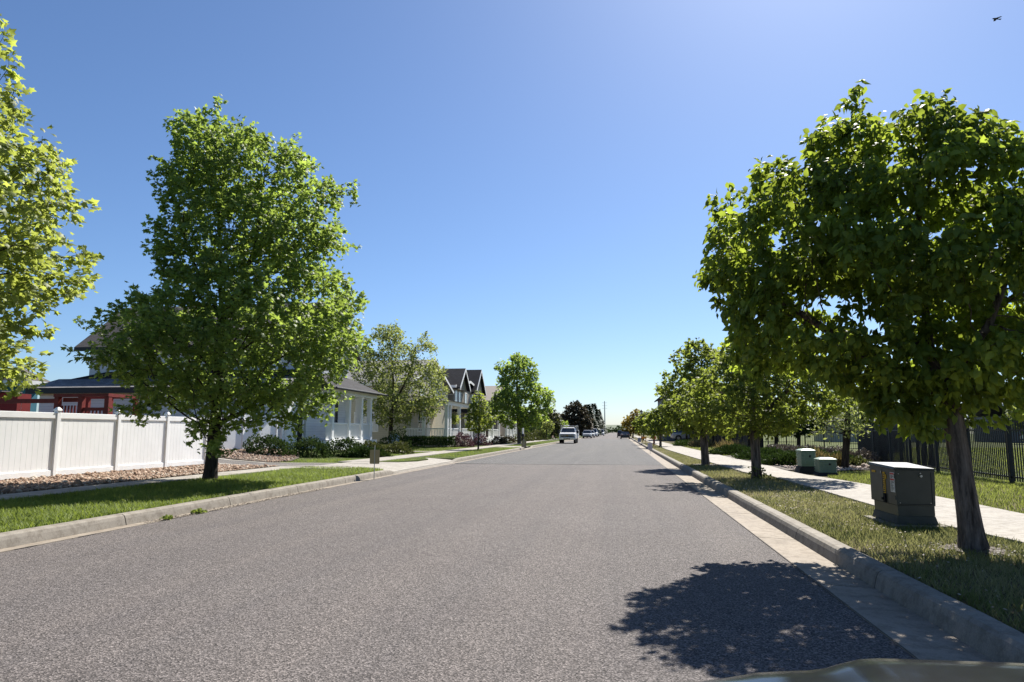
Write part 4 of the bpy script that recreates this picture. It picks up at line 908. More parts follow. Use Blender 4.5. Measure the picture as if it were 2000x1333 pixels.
def gable_roof(par, mat, x0, x1, y0, y1, ze, zr_, ridge='x', t=.16, fascia=None, name='roof'):
    """solid pitched slab pair with thickness; ridge along the given axis"""
    B = MB()
    if ridge == 'x':
        ym = (y0 + y1) / 2
        B.prism([(y0, ze), (ym, zr_), (y1, ze), (y1, ze - t), (ym, zr_ - t), (y0, ze - t)], 0, x0, x1)
    else:
        xm = (x0 + x1) / 2
        B.prism([(x0, ze), (xm, zr_), (x1, ze), (x1, ze - t), (xm, zr_ - t), (x0, ze - t)], 1, y0, y1)
    r = B.build(name, mat, par)
    if fascia:
        Fb = MB(); d = .03
        if ridge == 'x':
            Fb.box(x0, x1, y0 - d, y0 - .003, ze - .26, ze - .01); Fb.box(x0, x1, y1 + .003, y1 + d, ze - .26, ze - .01)
            for xe, xo in ((x1 + .003, x1 + d), (x0 - d, x0 - .003)):
                ym = (y0 + y1) / 2; Fb.prism([(y0, ze), (ym, zr_), (y1, ze), (y1, ze - .26), (ym, zr_ - .26), (y0, ze - .26)], 0, xe, xo)
        else:
            xm = (x0 + x1) / 2
            Fb.box(x0 - d, x0 - .003, y0, y1, ze - .26, ze - .01); Fb.box(x1 + .003, x1 + d, y0, y1, ze - .26, ze - .01)
            for ye, yo in ((y1 + .003, y1 + d), (y0 - d, y0 - .003)):
                Fb.prism([(x0, ze), (xm, zr_), (x1, ze), (x1, ze - .26), (xm, zr_ - .26), (x0, ze - .26)], 1, ye, yo)
        Fb.build('fascia', fascia, r)
    return r
def gable_wall(B, axis, p0, p1, a0, a1, ze, zr_):
    B.prism([(a0, ze), (a1, ze), ((a0 + a1) / 2, zr_)], axis, p0, p1)
def balustrade(par, pts, z0, z1, mat, gap=.13):
    B = MB()
    for (xa, ya), (xb, yb) in zip(pts[:-1], pts[1:]):
        L = math.hypot(xb - xa, yb - ya); dx, dy = (xb - xa) / L, (yb - ya) / L; nx, ny = -dy, dx
        def bar(t0, t1, za, zb_, w):
            P = [(xa + dx * t0 - nx * w, ya + dy * t0 - ny * w), (xa + dx * t1 - nx * w, ya + dy * t1 - ny * w), (xa + dx * t1 + nx * w, ya + dy * t1 + ny * w), (xa + dx * t0 + nx * w, ya + dy * t0 + ny * w)]
            B.hexa([(x, y, za) for x, y in P], [(x, y, zb_) for x, y in P])
        bar(0, L, z1 - .09, z1, .05); bar(0, L, z0 + .06, z0 + .14, .04)
        n = max(2, int(L / gap))
        for k in range(n): t = (k + .5) * L / n; bar(t - .025, t + .025, z0 + .14, z1 - .09, .022)
    return B.build('railing', mat, par)
def column(par, x, y, z0, z1, w, mat, name='column'):
    B = MB().box(x - w, x + w, y - w, y + w, z0, z1).box(x - w - .04, x + w + .04, y - w - .04, y + w + .04, z0 - .001, z0 + .16).box(x - w - .04, x + w + .04, y - w - .04, y + w + .04, z1 - .12, z1 + .001)
    return B.build(name, mat, par)

# house one: white, black trim
h1 = thing('white_house', 'white two storey house with black trim and grey shingle roof behind the vinyl fence', 'house', (-25, 42, .5))
MB().box(-32.6, -18.6, 39.6, 47.0, .2, 6.65).prism([(39.6, 6.65), (47.0, 6.65), (43.3, 9.6)], 0, -32.6, -18.6).build('wall', MT['whiteside'], h1)
gable_roof(h1, MT['shingle'], -33.25, -17.95, 39.0, 47.6, 6.62, 9.85, 'x', fascia=MT['trim_black'])
MB().box(-33.3, -18.3, 36.7, 39.59, .2, 3.85).build('side_wing', MT['whiteside'], h1)
rw = MB(); rw.prism([(36.25, 3.92), (38.6, 4.62), (38.6, 4.42), (36.25, 3.74)], 0, -33.8, -17.85); wr = rw.build('wing_roof', MT['shingle_grey'], h1)
MB().box(-33.8, -17.85, 36.20, 36.247, 3.60, 3.935).build('fascia', MT['trim_black'], wr)
MB().prism([(-33.0, 4.62), (-30.6, 5.02), (-17.9, 5.02), (-17.9, 4.62)], 1, 38.61, 39.58).build('upper_wing_roof', MT['shingle_dark'], h1)
window(h1, MT['trim_black'], 'y', -24.6, -23.6, 4.9 + .25, 6.2, 39.6, sgn=-1, mull=0)
gd = MB().box(-18.297, -18.26, 37.2, 38.3, .45, 3.1).build('side_door', MT['white'], h1)
for z in (.6, 1.2, 1.8, 2.4): MB().box(-18.26, -18.245, 37.3, 38.2, z, z + .5).build('door_panel', MT['white'], gd)
MB().box(-18.297, -18.25, 38.75, 39.3, .45, 3.0).build('dark_doorway', MT['dark'], h1)
lt = MB().box(-18.297, -18.1, 38.42, 38.62, 2.35, 2.7).build('wall_lantern', MT['white'], h1)
MB().box(-18.097, -18.085, 38.46, 38.58, 2.42, 2.62).build('lantern_glass', MT['carglass'], lt)
MB().box(-18.58, -18.2, 39.7, 40.2, .3, 4.0).build('porch_pier', MT['whiteside'], h1)
ds = MB().tube([(-18.27, 36.78, .4), (-18.27, 36.78, 3.7)], .05, 8).build('downpipe', MT['white'], h1)
MB().box(-18.58, -16.95, 40.22, 48.6, .2, .88).build('porch_deck', MT['white'], h1)
for y in (41.1, 43.8, 46.0, 47.75): column(h1, -17.25, y, .88, 3.75, .14, MT['white'])
column(h1, -18.35, 48.35, .88, 3.75, .12, MT['white'])
MB().box(-18.58, -16.98, 40.25, 48.5, 3.752, 4.02).build('porch_beam', MT['white'], h1)
pr = MB(); pr.hexa([(-19.4, 39.62, 4.03), (-16.5, 39.62, 4.03), (-16.5, 49.2, 4.03), (-19.4, 49.2, 4.03)], [(-18.7, 39.62, 5.1), (-18.5, 39.62, 5.1), (-18.5, 46.8, 5.1), (-18.7, 46.8, 5.1)]); pr.build('porch_roof', MT['shingle_dark'], h1)
MB().tube([(-16.44, 39.8, 4.02), (-16.44, 49.2, 4.02)], .07, 8).build('gutter_pipe', MT['trim_black'], h1)
balustrade(h1, [(-17.25, 40.3), (-17.25, 48.4)], .88, 1.98, MT['white']); balustrade(h1, [(-17.25, 48.4), (-18.4, 48.4)], .88, 1.98, MT['white'])
window(h1, MT['trim_black'], 'x', 44.2, 45.2, 1.6, 3.3, -18.6, sgn=1, mull=0)
window(h1, MT['trim_black'], 'x', 41.6, 42.8, 5.4, 6.7, -18.6, sgn=1); window(h1, MT['trim_black'], 'x', 44.0, 45.2, 5.4, 6.7, -18.6, sgn=1)
# house two: cream
h2 = thing('cream_house', 'cream sided house with big grey gable roof behind the airy tree', 'house', (-22, 65, .55))
MB().box(-29, -17.6, 58.0, 72.4, .2, 5.6).prism([(58.0, 5.6), (72.4, 5.6), (65.2, 8.0)], 0, -29, -17.6).build('wall', MT['cream'], h2)
gable_roof(h2, MT['shingle_grey'], -29.5, -17.1, 57.4, 73.0, 5.55, 8.25, 'x', fascia=MT['white'])
window(h2, MT['white'], 'y', -21.6, -20.4, 3.9, 5.1, 58.0, sgn=-1); window(h2, MT['white'], 'y', -22.2, -20.2, 1.5, 3.0, 58.0, 'curtain_glass', sgn=-1)
window(h2, MT['white'], 'x', 61.5, 63.2, 4.0, 5.4, -17.6, 'curtain_glass', sgn=1); window(h2, MT['white'], 'x', 67, 68.7, 4.0, 5.4, -17.6, 'curtain_glass', sgn=1)
window(h2, MT['white'], 'x', 61.2, 62.8, 1.5, 3.2, -17.6, sgn=1)
MB().box(-17.59, -13.9, 57.2, 67.5, .2, .72).build('porch_deck', MT['taupe'], h2)
for x, y in ((-16.0, 57.35), (-14.05, 57.35), (-14.05, 58.4), (-14.05, 62.0), (-14.05, 67.2)): column(h2, x, y, .722, 3.62, .13, MT['white'])
MB().box(-17.59, -13.85, 57.1, 67.6, 3.623, 3.95).build('porch_beam', MT['white'], h2)
MB().hexa([(-17.59, 56.8, 3.953), (-13.5, 56.8, 3.953), (-13.5, 67.9, 3.953), (-17.59, 67.9, 3.953)], [(-17.59, 58.2, 4.55), (-17.3, 58.2, 4.55), (-17.3, 66.4, 4.55), (-17.59, 66.4, 4.55)]).build('porch_roof', MT['shingle_grey'], h2)
balustrade(h2, [(-17.5, 57.3), (-14.05, 57.3), (-14.05, 61.9)], .722, 1.72, MT['white']); balustrade(h2, [(-14.05, 63.2), (-14.05, 67.3)], .722, 1.72, MT['white'])
MB().box(-17.597, -17.55, 64.2, 65.2, .73, 2.9).build('front_door', MT['white'], h2)
hbk = thing('hanging_basket', 'flower basket of yellow green leaves hanging under the porch beam', 'basket', (-14.1, 60.2, 2.4))
finish('foliage', leaf_mesh('foliage', RNG.normal(size=(500, 3)) * np.array([.22, .22, .2]) + np.array([0, 0, .15]), RNG.normal(size=(500, 3)), RNG.normal(size=(500, 3)) + np.array([0, 0, .6]), RNG.uniform(.08, .16, 500), 'clump', RNG.random(500)), MT['maple_y'], hbk)
MB().lathe((-14.1, 60.2, 2.3), [(.06, 0), (.16, .1), (.2, .2)], 12).build('pot', MT['bark_mid'], hbk); MB().tube([(-14.1, 60.2, 2.5), (-14.1, 60.2, 3.63)], .012, 5).build('chain', MT['iron'], hbk)
ball = thing('wrapped_planter', 'round pale blue wrapped planter on the grass by the balustrade', 'planter', (-16.6, 51.5, .5))
MB().lathe((-16.6, 51.5, .42), [(.25, 0), (.42, .12), (.5, .35), (.46, .6), (.3, .78), (.1, .84)], 16).build('pot', MT['bluewrap'], ball, smooth=True)
MB().lathe((-16.6, 51.5, 1.26), [(.12, 0), (.14, .05), (.06, .09)], 10).build('knob', MT['padblack'], ball)
# house three: taupe with two steep front gables
h3 = thing('taupe_house', 'taupe two storey house with twin steep white trimmed front gables', 'house', (-22, 80, .55))
b3 = MB().box(-30, -17.3, 73.6, 88.5, .2, 6.3); b3.build('wall', MT['taupe'], h3)
gable_roof(h3, MT['shingle_dark'], -30.4, -17.0, 73.2, 88.9, 6.32, 7.3, 'x', fascia=MT['white'])
for y0, y1, zr_ in ((73.7, 78.5, 8.35), (82.4, 88.2, 9.0)):
    rf = MB(); ym = (y0 + y1) / 2; rf.prism([(y0 - .3, 6.1), (ym, zr_), (y1 + .3, 6.1), (y1 + .3, 5.95), (ym, zr_ - .18), (y0 - .3, 5.95)], 0, -24, -16.55)
    gr = rf.build('gable_roof', MT['shingle_dark'], h3); MB().prism([(y0 - .3, 6.1), (ym, zr_), (y1 + .3, 6.1), (y1 + .3, 5.8), (ym, zr_ - .32), (y0 - .3, 5.8)], 0, -16.547, -16.5).build('bargeboard', MT['white'], gr)
    MB().prism([(y0, 5.95), (y1, 5.95), (ym, zr_ - .25)], 0, -17.29, -16.9).build('gable_wall', MT['taupe'], gr)
for y in (74.3, 76.0, 79.2, 83.0, 84.6, 86.2): window(h3, MT['white'], 'x', y, y + 1.0, 4.3, 5.75, -17.3, 'curtain_glass', mull=0, sgn=1)
for y in (75, 79, 84): window(h3, MT['white'], 'x', y, y + 1.4, 1.6, 3.2, -17.3, sgn=1)
MB().box(-17.29, -14.6, 73.6, 88, .2, .7).build('porch_deck', MT['white'], h3)
for y in (73.8, 78, 83, 87.8): column(h3, -14.8, y, .702, 3.5, .13, MT['white'])
MB().hexa([(-17.29, 73.3, 3.503), (-14.3, 73.3, 3.503), (-14.3, 88.2, 3.503), (-17.29, 88.2, 3.503)], [(-17.29, 73.3, 4.2), (-17.1, 73.3, 4.2), (-17.1, 88.2, 4.2), (-17.29, 88.2, 4.2)]).build('porch_roof', MT['shingle_dark'], h3)
balustrade(h3, [(-14.8, 73.8), (-14.8, 78.9)], .702, 1.7, MT['white'], .2); balustrade(h3, [(-14.8, 80.5), (-14.8, 87.8)], .702, 1.7, MT['white'], .2)
# house four
h4 = thing('brown_house', 'brown house with plain dark gable roof behind the pointed maple', 'house', (-22, 102, .55))
MB().box(-31, -17.0, 95, 110, .2, 5.6).prism([(95, 5.6), (110, 5.6), (102.5, 7.8)], 0, -31, -17.0).build('wall', MT['taupe_dark'], h4)
gable_roof(h4, MT['taupe_dark'], -31.4, -16.6, 94.5, 110.5, 5.6, 8.1, 'x', fascia=MT['taupe'])
for y in (96.5, 100.5, 105): window(h4, MT['white'], 'x', y, y + 1.5, 4.0, 5.2, -17.0, 'curtain_glass', sgn=1)
MB().box(-16.99, -14.6, 93.5, 103, .2, .7).build('porch_deck', MT['white'], h4)
for y in (93.7, 96.5, 99.6, 102.8): column(h4, -14.8, y, .702, 3.4, .14, MT['white'])
MB().box(-16.99, -14.3, 93.3, 103.2, 3.403, 3.9).build('porch_roof', MT['white'], h4)
balustrade(h4, [(-14.8, 93.7), (-14.8, 102.8)], .702, 1.7, MT['white'], .25)
# farther roofs on the left
for X0, X1, Ya, Yb, ze, zr_, lab in ((-24, -12.6, 136, 150, 5.0, 6.3, 'brown flat topped house roof just left of the copper tree'), (-25, -13, 175, 190, 5.2, 7.0, 'small distant brown house farther behind the copper tree')):
    h = thing('brown_house', lab, 'house', ((X0 + X1) / 2, (Ya + Yb) / 2, .4), 'far brown houses')
    MB().box(X0, X1, Ya, Yb, .2, ze).build('wall', MT['brick'], h); gable_roof(h, MT['shingle'], X0 - .4, X1 + .4, Ya - .4, Yb + .4, ze + .02, zr_, 'y', fascia=MT['taupe'])
    for y in (Ya + 3, Ya + 9): window(h, MT['white'], 'x', y, y + 1.6, 2.6, 4.0, X1, sgn=1)
# neighbour behind the fence at the far left
h5 = thing('neighbour_house', 'neighbour house with brown hip roof, cream eave and teal end wall at the left edge', 'house', (-50, 46, .5))
MB().box(-60, -47.8, 43.9, 50.6, .2, 4.75).box(-47.79, -41.0, 43.9, 45.0, .2, 4.7).build('wall', MT['tealwall'], h5)
r5 = MB().hexa([(-60.6, 43.3, 4.95), (-47.2, 43.3, 4.95), (-47.2, 51.2, 4.95), (-60.6, 51.2, 4.95)], [(-56, 47, 6.8), (-51.6, 47, 6.8), (-51.6, 47.2, 6.8), (-56, 47.2, 6.8)]).hexa([(-47.19, 43.3, 4.95), (-40.4, 43.3, 4.95), (-40.4, 45.6, 4.95), (-47.19, 45.6, 4.95)], [(-47.19, 44.4, 5.9), (-41.8, 44.4, 5.9), (-41.8, 44.5, 5.9), (-47.19, 44.5, 5.9)]).build('roof', MT['shingle'], h5)
MB().box(-60.6, -40.4, 43.24, 43.297, 4.6, 4.96).box(-40.397, -40.34, 43.3, 45.6, 4.6, 4.96).build('fascia', MT['white'], r5)
rs = thing('red_shed', 'small dark red shed with pale roof edge standing behind the swing beam', 'shed', (-31, 30.4, .5))
MB().box(-34.5, -28.4, 30, 30.8, .2, 2.5).prism([(-34.5, 2.501), (-28.4, 2.501), (-28.4, 3.25), (-29.2, 3.3), (-34.5, 2.7)], 1, 30.002, 30.798).build('wall', MT['redwall'], rs)
MB().hexa([(-34.7, 29.8, 2.71), (-29.1, 29.8, 3.33), (-29.1, 31.0, 3.33), (-34.7, 31.0, 2.71)], [(-34.7, 29.8, 2.76), (-29.1, 29.8, 3.38), (-29.1, 31.0, 3.38), (-34.7, 31.0, 2.76)]).build('roof', MT['shingle_grey'], rs)
# red swing and play set
ps = thing('play_set', 'dark red wooden play tower with railing and long swing beam behind the vinyl fence', 'play set', (-20, 24, .5))
MB().box(-33, -20.95, 24.0, 24.14, 2.52, 2.68).build('swing_beam', MT['redwood'], ps)
for x in (-21.0, -20.0, -18.9):
    MB().box(x - .09, x + .09, 23.94, 24.12, .2, 2.74).build('post', MT['redwood'], ps)
    MB().box(x - .07, x + .07, 25.5, 25.64, .2, 2.74).build('post', MT['redwood'], ps)
MB().box(-21.1, -18.8, 23.9, 24.14, 2.742, 2.86).build('top_beam', MT['redwood'], ps); MB().box(-21.1, -18.8, 25.48, 25.66, 2.742, 2.86).build('top_beam', MT['redwood'], ps)
MB().box(-18.98, -18.82, 24.141, 25.479, 2.742, 2.86).build('top_beam', MT['redwood'], ps)
MB().prism([(-20.9, 2.72), (-20.15, 2.72), (-20.35, 2.56), (-20.9, 2.56)], 1, 24.15, 24.3).build('brace', MT['redwood'], ps)
MB().box(-19.97, -18.99, 24.0, 24.08, 2.22, 2.34).build('rail', MT['redwood'], ps); MB().box(-21.0, -18.9, 24.0, 25.6, 1.2, 1.3).build('deck', MT['redwood'], ps)
sl_ = MB()
for k in range(6): sl_.box(-20.84 + k * .135, -20.785 + k * .135, 24.02, 24.06, 1.3, 2.42)
for k in range(6): sl_.box(-19.84 + k * .15, -19.785 + k * .15, 24.02, 24.06, 1.3, 2.219)
sl_.box(-20.91, -20.1, 24.061, 24.09, 1.9, 2.0)
sl_.build('railing_slats', MT['redwood'], ps)
for x in (-30.5, -29.6, -27.2, -26.4, -23.8, -22.6):
    c = MB()
    for k in range(22): c.tube([(x, 24.07, 2.52 - k * .075), (x + .012 * (-1) ** k, 24.07, 2.52 - (k + .8) * .075)], .009, 4)
    c.build('chain', MT['chain'], ps)
for x in (-30.05, -26.8, -23.2): MB().box(x - .45, x + .45, 23.96, 24.18, .82, .87).build('swing_seat', MT['padblack'], ps)

# ------------------------------------------------------------------ right: iron fence
def iron_fence(name, label, pts, hgt, gap, post_gap, z0f, barw=.011, screen=None):
    root = thing(name, label, 'fence', (pts[0][0], pts[0][1], .2), 'black iron fences')
    for (xa, ya), (xb, yb) in zip(pts[:-1], pts[1:]):
        L = math.hypot(xb - xa, yb - ya); dx, dy = (xb - xa) / L, (yb - ya) / L; nb = max(1, round(L / post_gap)); s = L / nb; nx, ny = -dy, dx
        def bar(B, t0, t1, za, zb_, w):
            P = [(xa + dx * t0 - nx * w, ya + dy * t0 - ny * w), (xa + dx * t1 - nx * w, ya + dy * t1 - ny * w), (xa + dx * t1 + nx * w, ya + dy * t1 + ny * w), (xa + dx * t0 + nx * w, ya + dy * t0 + ny * w)]
            B.hexa([(x, y, za) for x, y in P], [(x, y, zb_) for x, y in P])
        for k in range(nb + 1):
            B = MB(); bar(B, k * s - .04, k * s + .04, z0f - .2, z0f + hgt + .06, .04); bar(B, k * s - .05, k * s + .05, z0f + hgt + .061, z0f + hgt + .085, .05); B.build('post', MT['iron'], root)
        for k in range(nb):
            B = MB(); t0, t1 = k * s + .041, (k + 1) * s - .041
            bar(B, t0, t1, z0f + hgt - .04, z0f + hgt, .018); bar(B, t0, t1, z0f + hgt - .24, z0f + hgt - .20, .018); bar(B, t0, t1, z0f + .12, z0f + .16, .018)
            n = int((t1 - t0) / gap)
            for j in range(1, n): t = t0 + j * (t1 - t0) / n; bar(B, t - barw, t + barw, z0f + .04, z0f + hgt + .015, barw)
            B.build('picket_panel', MT['iron'], root)
    return root
fn = iron_fence('iron_fence', 'black iron picket fence close on the right, running past the leaning tree', [(9.75, 7.3), (9.55, 19.3), (9.9, 26.3), (10.35, 32.9)], 1.5, .105, 2.35, .2)
# weathered slats tied to a stretch of it
rg = np.random.default_rng(3)
for t in np.arange(0, 1, .0125):
    if rg.random() < .45:
        y = 24.2 + t * 8.6; x = 9.86 + (y - 24.2) * .057; lean = rg.normal() * .05; w = rg.uniform(.02, .055)
        MB().hexa([(x + .03, y - w, .32), (x + .045, y - w, .32), (x + .045, y + w, .32), (x + .03, y + w, .32)], [(x + .03, y - w + lean, rg.uniform(1.4, 1.58)), (x + .045, y - w + lean, 1.5), (x + .045, y + w + lean, 1.5), (x + .03, y + w + lean, rg.uniform(1.4, 1.58))]).build('privacy_slat', MT['screen'], fn)
iron_fence('iron_fence', 'black iron picket fence across the grass field behind the bare hedges', [(10.37, 33.1), (18.8, 51.0), (9.3, 53.0)], 1.42, .14, 1.25, .15, .010)
df = thing('board_fence', 'solid dark board fence running away along the right pavement', 'fence', (9.25, 53.1, .2))
for i, y in enumerate(np.arange(53.1, 104, 2.4)):
    MB().box(9.15, 9.27, y - .06, y + .06, 0, 1.75).build('post', MT['screen'], df)
    B = MB()
    for k in range(14): B.box(9.19, 9.235, y + .07 + k * .163, y + .07 + k * .163 + .15, .12, 1.66 + .02 * math.sin(k * 2.1 + i))
    B.box(9.236, 9.26, y + .07, y + 2.33, 1.3, 1.4); B.box(9.236, 9.26, y + .07, y + 2.33, .4, .5); B.build('board_panel', MT['screen'], df)

# ------------------------------------------------------------------ utility boxes
ub = thing('utility_box', 'dark olive metal transformer box with yellow and white warning stickers by the leaning tree', 'utility box', (4.05, 11.2, .15))
UX0, UX1, UY0, UY1, UZ = 3.83, 4.32, 10.76, 11.70, .945
MB().hexa([(UX0 - .05, UY0 - .05, .08), (UX1 + .05, UY0 - .05, .08), (UX1 + .05, UY1 + .05, .08), (UX0 - .05, UY1 + .05, .08)], [(UX0 + .0, UY0 + .0, .28), (UX1 - .0, UY0, .28), (UX1, UY1, .28), (UX0, UY1, .28)]).build('plinth', MT['olive_base'], ub, bevel=.01)
MB().box(UX0 + .008, UX1 - .004, UY0 + .006, UY1 - .006, .281, .42).build('base_skirt', MT['olive'], ub)
MB().hexa([(UX0, UY0, .421), (UX1 + .01, UY0, .421), (UX1 + .01, UY1 + .02, .421), (UX0 - .025, UY1 + .02, .421)], [(UX0, UY0, UZ - .03), (UX1 + .03, UY0, UZ - .03), (UX1 + .03, UY1 + .02, UZ), (UX0 - .02, UY1 + .02, UZ)]).build('case', MT['olive'], ub, bevel=.008)
MB().hexa([(UX0 - .02, UY0 - .015, UZ - .03), (UX1 + .045, UY0 - .015, UZ - .03), (UX1 + .045, UY1 + .035, UZ + .001), (UX0 - .04, UY1 + .035, UZ + .001)], [(UX0 - .01, UY0, UZ + .01), (UX1 + .03, UY0, UZ - .01), (UX1 + .03, UY1 + .02, UZ + .035), (UX0 - .03, UY1 + .02, UZ + .04)]).build('lid', MT['olive'], ub, bevel=.006)
def on_side(name, y0, y1, z0, z1, mat, par, d=.003, t=.004):
    xx = lambda y: UX0 - .022 * (y - UY0) / (UY1 - UY0)
    return MB().hexa([(xx(y0) - d - t, y0, z0), (xx(y0) - d, y0, z0), (xx(y1) - d, y1, z0), (xx(y1) - d - t, y1, z0)], [(xx(y0) - d - t, y0, z1), (xx(y0) - d, y0, z1), (xx(y1) - d, y1, z1), (xx(y1) - d - t, y1, z1)]).build(name, MT[mat], par)
wl_ = on_side('white_sticker', 10.785, 10.935, .60, .875, 'label_white', ub)
on_side('red_print', 10.80, 10.92, .845, .866, 'label_red', wl_, .0075); on_side('red_print', 10.80, 10.92, .765, .786, 'label_red', wl_, .0075)
ink = MB()
for z, segs in ((.828, 5), (.812, 6), (.798, 4), (.748, 5), (.731, 6), (.710, 3), (.692, 5), (.676, 4), (.655, 6), (.638, 5), (.620, 3)):
    y = 10.915
    for k in range(segs):
        L = .008 + .012 * ((k * 7 + int(z * 1000)) % 3) / 2; ink.box(UX0 - .0125, UX0 - .0105, y - L, y, z, z + .008); y -= L + .005
ink.build('small_print', MT['label_ink'], wl_)
ys = on_side('yellow_sticker', 11.12, 11.20, .56, .865, 'yellow', ub)
ink = MB()
for k in range(9): ink.box(UX0 - .0225, UX0 - .0203, 11.135, 11.185 - .01 * (k % 3), .575 + k * .031, .59 + k * .031)
ink.build('small_print', MT['label_ink'], ys)
on_side('yellow_tag', 11.075, 11.115, .77, .83, 'yellow', ub); on_side('yellow_tag', 11.48, 11.62, .84, .872, 'yellow', ub)
lk = on_side('latch', 11.12, 11.19, .43, .56, 'dark', ub, .003, .02); on_side('hasp', 11.17, 11.22, .465, .50, 'dark', lk, .024, .012)
on_side('bracket', 11.25, 11.27, .84, .875, 'steel', ub, .004, .01)
MB().tube([(4.16, UY0 - .001, .83), (4.16, UY0 - .03, .83)], .016, 10).build('bolt', MT['steel'], ub); MB().tube([(4.155, UY0 - .001, .868), (4.155, UY0 - .015, .868)], .009, 8).build('bolt', MT['steel'], ub)
for nm, y0, y1, z0, z1 in (('door_seam', 11.228, 11.234, .435, .895), ('door_seam', 10.77, 11.66, .424, .43)): on_side(nm, y0, y1, z0, z1, 'dark', ub, .0005, .003)
for z in (.50, .80): MB().tube([(UX0 - .012, 10.757, z), (UX0 - .012, 10.757, z + .06)], .010, 8).build('hinge', MT['olive'], ub)
MB().box(UX0 + .03, UX1 - .02, UY0 - .004, UY0 - .0005, .44, .446).box(UX1 - .03, UX1 - .025, UY0 - .004, UY0 - .0005, .45, .88).build('panel_seam', MT['dark'], ub)
for x, z in ((UX0 + .04, .46), (UX1 - .05, .46), (UX0 + .04, .86)): MB().tube([(x, UY0 - .0005, z), (x, UY0 - .008, z)], .006, 8).build('bolt', MT['steel'], ub)
kind(MB().box(UX0 - .12, UX1 + .10, UY0 - .12, UY1 + .12, .0, .165).build('concrete_pad', MT['curb']), 'structure')
def pedestal(label, x0, x1, y0, y1, z0, z1, padh, nrib):
    r = thing('utility_pedestal', label, 'utility box', ((x0 + x1) / 2, (y0 + y1) / 2, .17), 'pale green pedestals')
    MB().hexa([(x0 - .1, y0 - .07, .1), (x1 + .05, y0 - .07, .1), (x1 + .05, y1 + .05, .1), (x0 - .1, y1 + .05, .1)], [(x0 - .02, y0 - .01, z0), (x1, y0 - .01, z0), (x1, y1, z0), (x0 - .02, y1, z0)]).build('plinth', MT['padblack'], r, bevel=.01)
    B = MB(); B.box(x0 + .022, x1 - .022, y0 + .022, y1 - .022, z0 + .001, z1 - .05)
    h = (z1 - .06 - z0 - .02) / nrib
    for k in range(nrib): B.box(x0, x1, y0, y1, z0 + .02 + k * h + .004, z0 + .02 + (k + 1) * h - .020)
    for xx in np.linspace(x0, x1, 5)[1:-1]: B.box(xx - .012, xx + .012, y0 - .006, y0 + .01, z0 + .02, z1 - .07)
    B.build('case', MT['palegreen'], r, bevel=.004)
    L = MB(); e = .012; n = 5
    L.hexa([(x0 - e, y0 - e, z1 - .05), (x1 + e, y0 - e, z1 - .05), (x1 + e, y1 + e, z1 - .05), (x0 - e, y1 + e, z1 - .05)], [(x0 - e, y0 - e, z1 - .012), (x1 + e, y0 - e, z1 - .012), (x1 + e, y1 + e, z1 - .012), (x0 - e, y1 + e, z1 - .012)])
    L.hexa([(x0 - e, y0 - e, z1 - .0118), (x1 + e, y0 - e, z1 - .0118), (x1 + e, y1 + e, z1 - .0118), (x0 - e, y1 + e, z1 - .0118)], [(x0 + .1, y0 + .1, z1 + .035), (x1 - .1, y0 + .1, z1 + .035), (x1 - .1, y1 - .1, z1 + .035), (x0 + .1, y1 - .1, z1 + .035)])
    L.build('lid', MT['palegreen'], r, bevel=.008)
    MB().box((x0 + x1) / 2 + .02, (x0 + x1) / 2 + .07, y0 - .016, y0 - .007, z0 + (z1 - z0) * .55, z0 + (z1 - z0) * .68).build('lock', MT['padblack'], r)
pedestal('taller pale green ribbed utility pedestal on a black pad by the right pavement', 5.74, 6.2, 23.95, 24.55, .34, .86, .2, 9)
pedestal('lower pale green ribbed utility pedestal in front of the taller one', 6.02, 6.54, 22.95, 23.5, .2, .62, .05, 7)

# ------------------------------------------------------------------ signs, lamp, posts
def small_sign(label, x, y, h, w, sh, mat, z0, name='yard_sign'):
    r = thing(name, label, 'sign', (x, y, z0), 'small signs at the kerb')
    MB().box(x - .012, x + .012, y - .008, y + .008, z0 - .25, z0 + h).build('stake', MT['steel'], r)
    B = MB(); n = 4; rr = .03; P = []
    for cx, cz, a0 in ((x + w / 2 - rr, z0 + h - .13 - rr, 0), (x - w / 2 + rr, z0 + h - .13 - rr, 90), (x - w / 2 + rr, z0 + h - .13 - sh + rr, 180), (x + w / 2 - rr, z0 + h - .13 - sh + rr, 270)):
        for k in range(n + 1): a = math.radians(a0 + 90 * k / n); P.append((cx + rr * math.cos(a), cz + rr * math.sin(a)))
    B.prism(P, 1, y + .009, y + .014); B.build('sign_panel', MT[mat], r); return r
small_sign('tan backed small sign on a stake at the left gutter before the drive', -7.42, 21.1, 1.02, .31, .43, 'tan', 0)
small_sign('farther tan backed small sign on a stake beside the far drive', -7.5, 56.6, .85, .40, .52, 'tan', 0)
small_sign('pale pinkish small sign standing at the right gutter far ahead', 2.02, 47.5, .82, .30, .42, 'lilac', 0)
small_sign('second pale small sign farther along the right kerb', 2.2, 78, .9, .34, .45, 'lilac', 0)
mb = thing('mailbox', 'white post with dark mailbox beside the far tan backed sign', 'mailbox', (-8.3, 62, .15))
MB().box(-8.36, -8.24, 61.95, 62.05, 0, 1.0).build('post', MT['padblack'], mb); MB().box(-8.42, -8.18, 61.8, 62.25, 1.0, 1.22).build('box', MT['padblack'], mb); MB().box(-8.37, -8.23, 61.9, 62.1, 1.221, 1.75).build('panel', MT['white'], mb)
rb = thing('marker_post', 'red box on a post with white panel on top beside the fourth right tree', 'marker', (3.25, 68, .15))
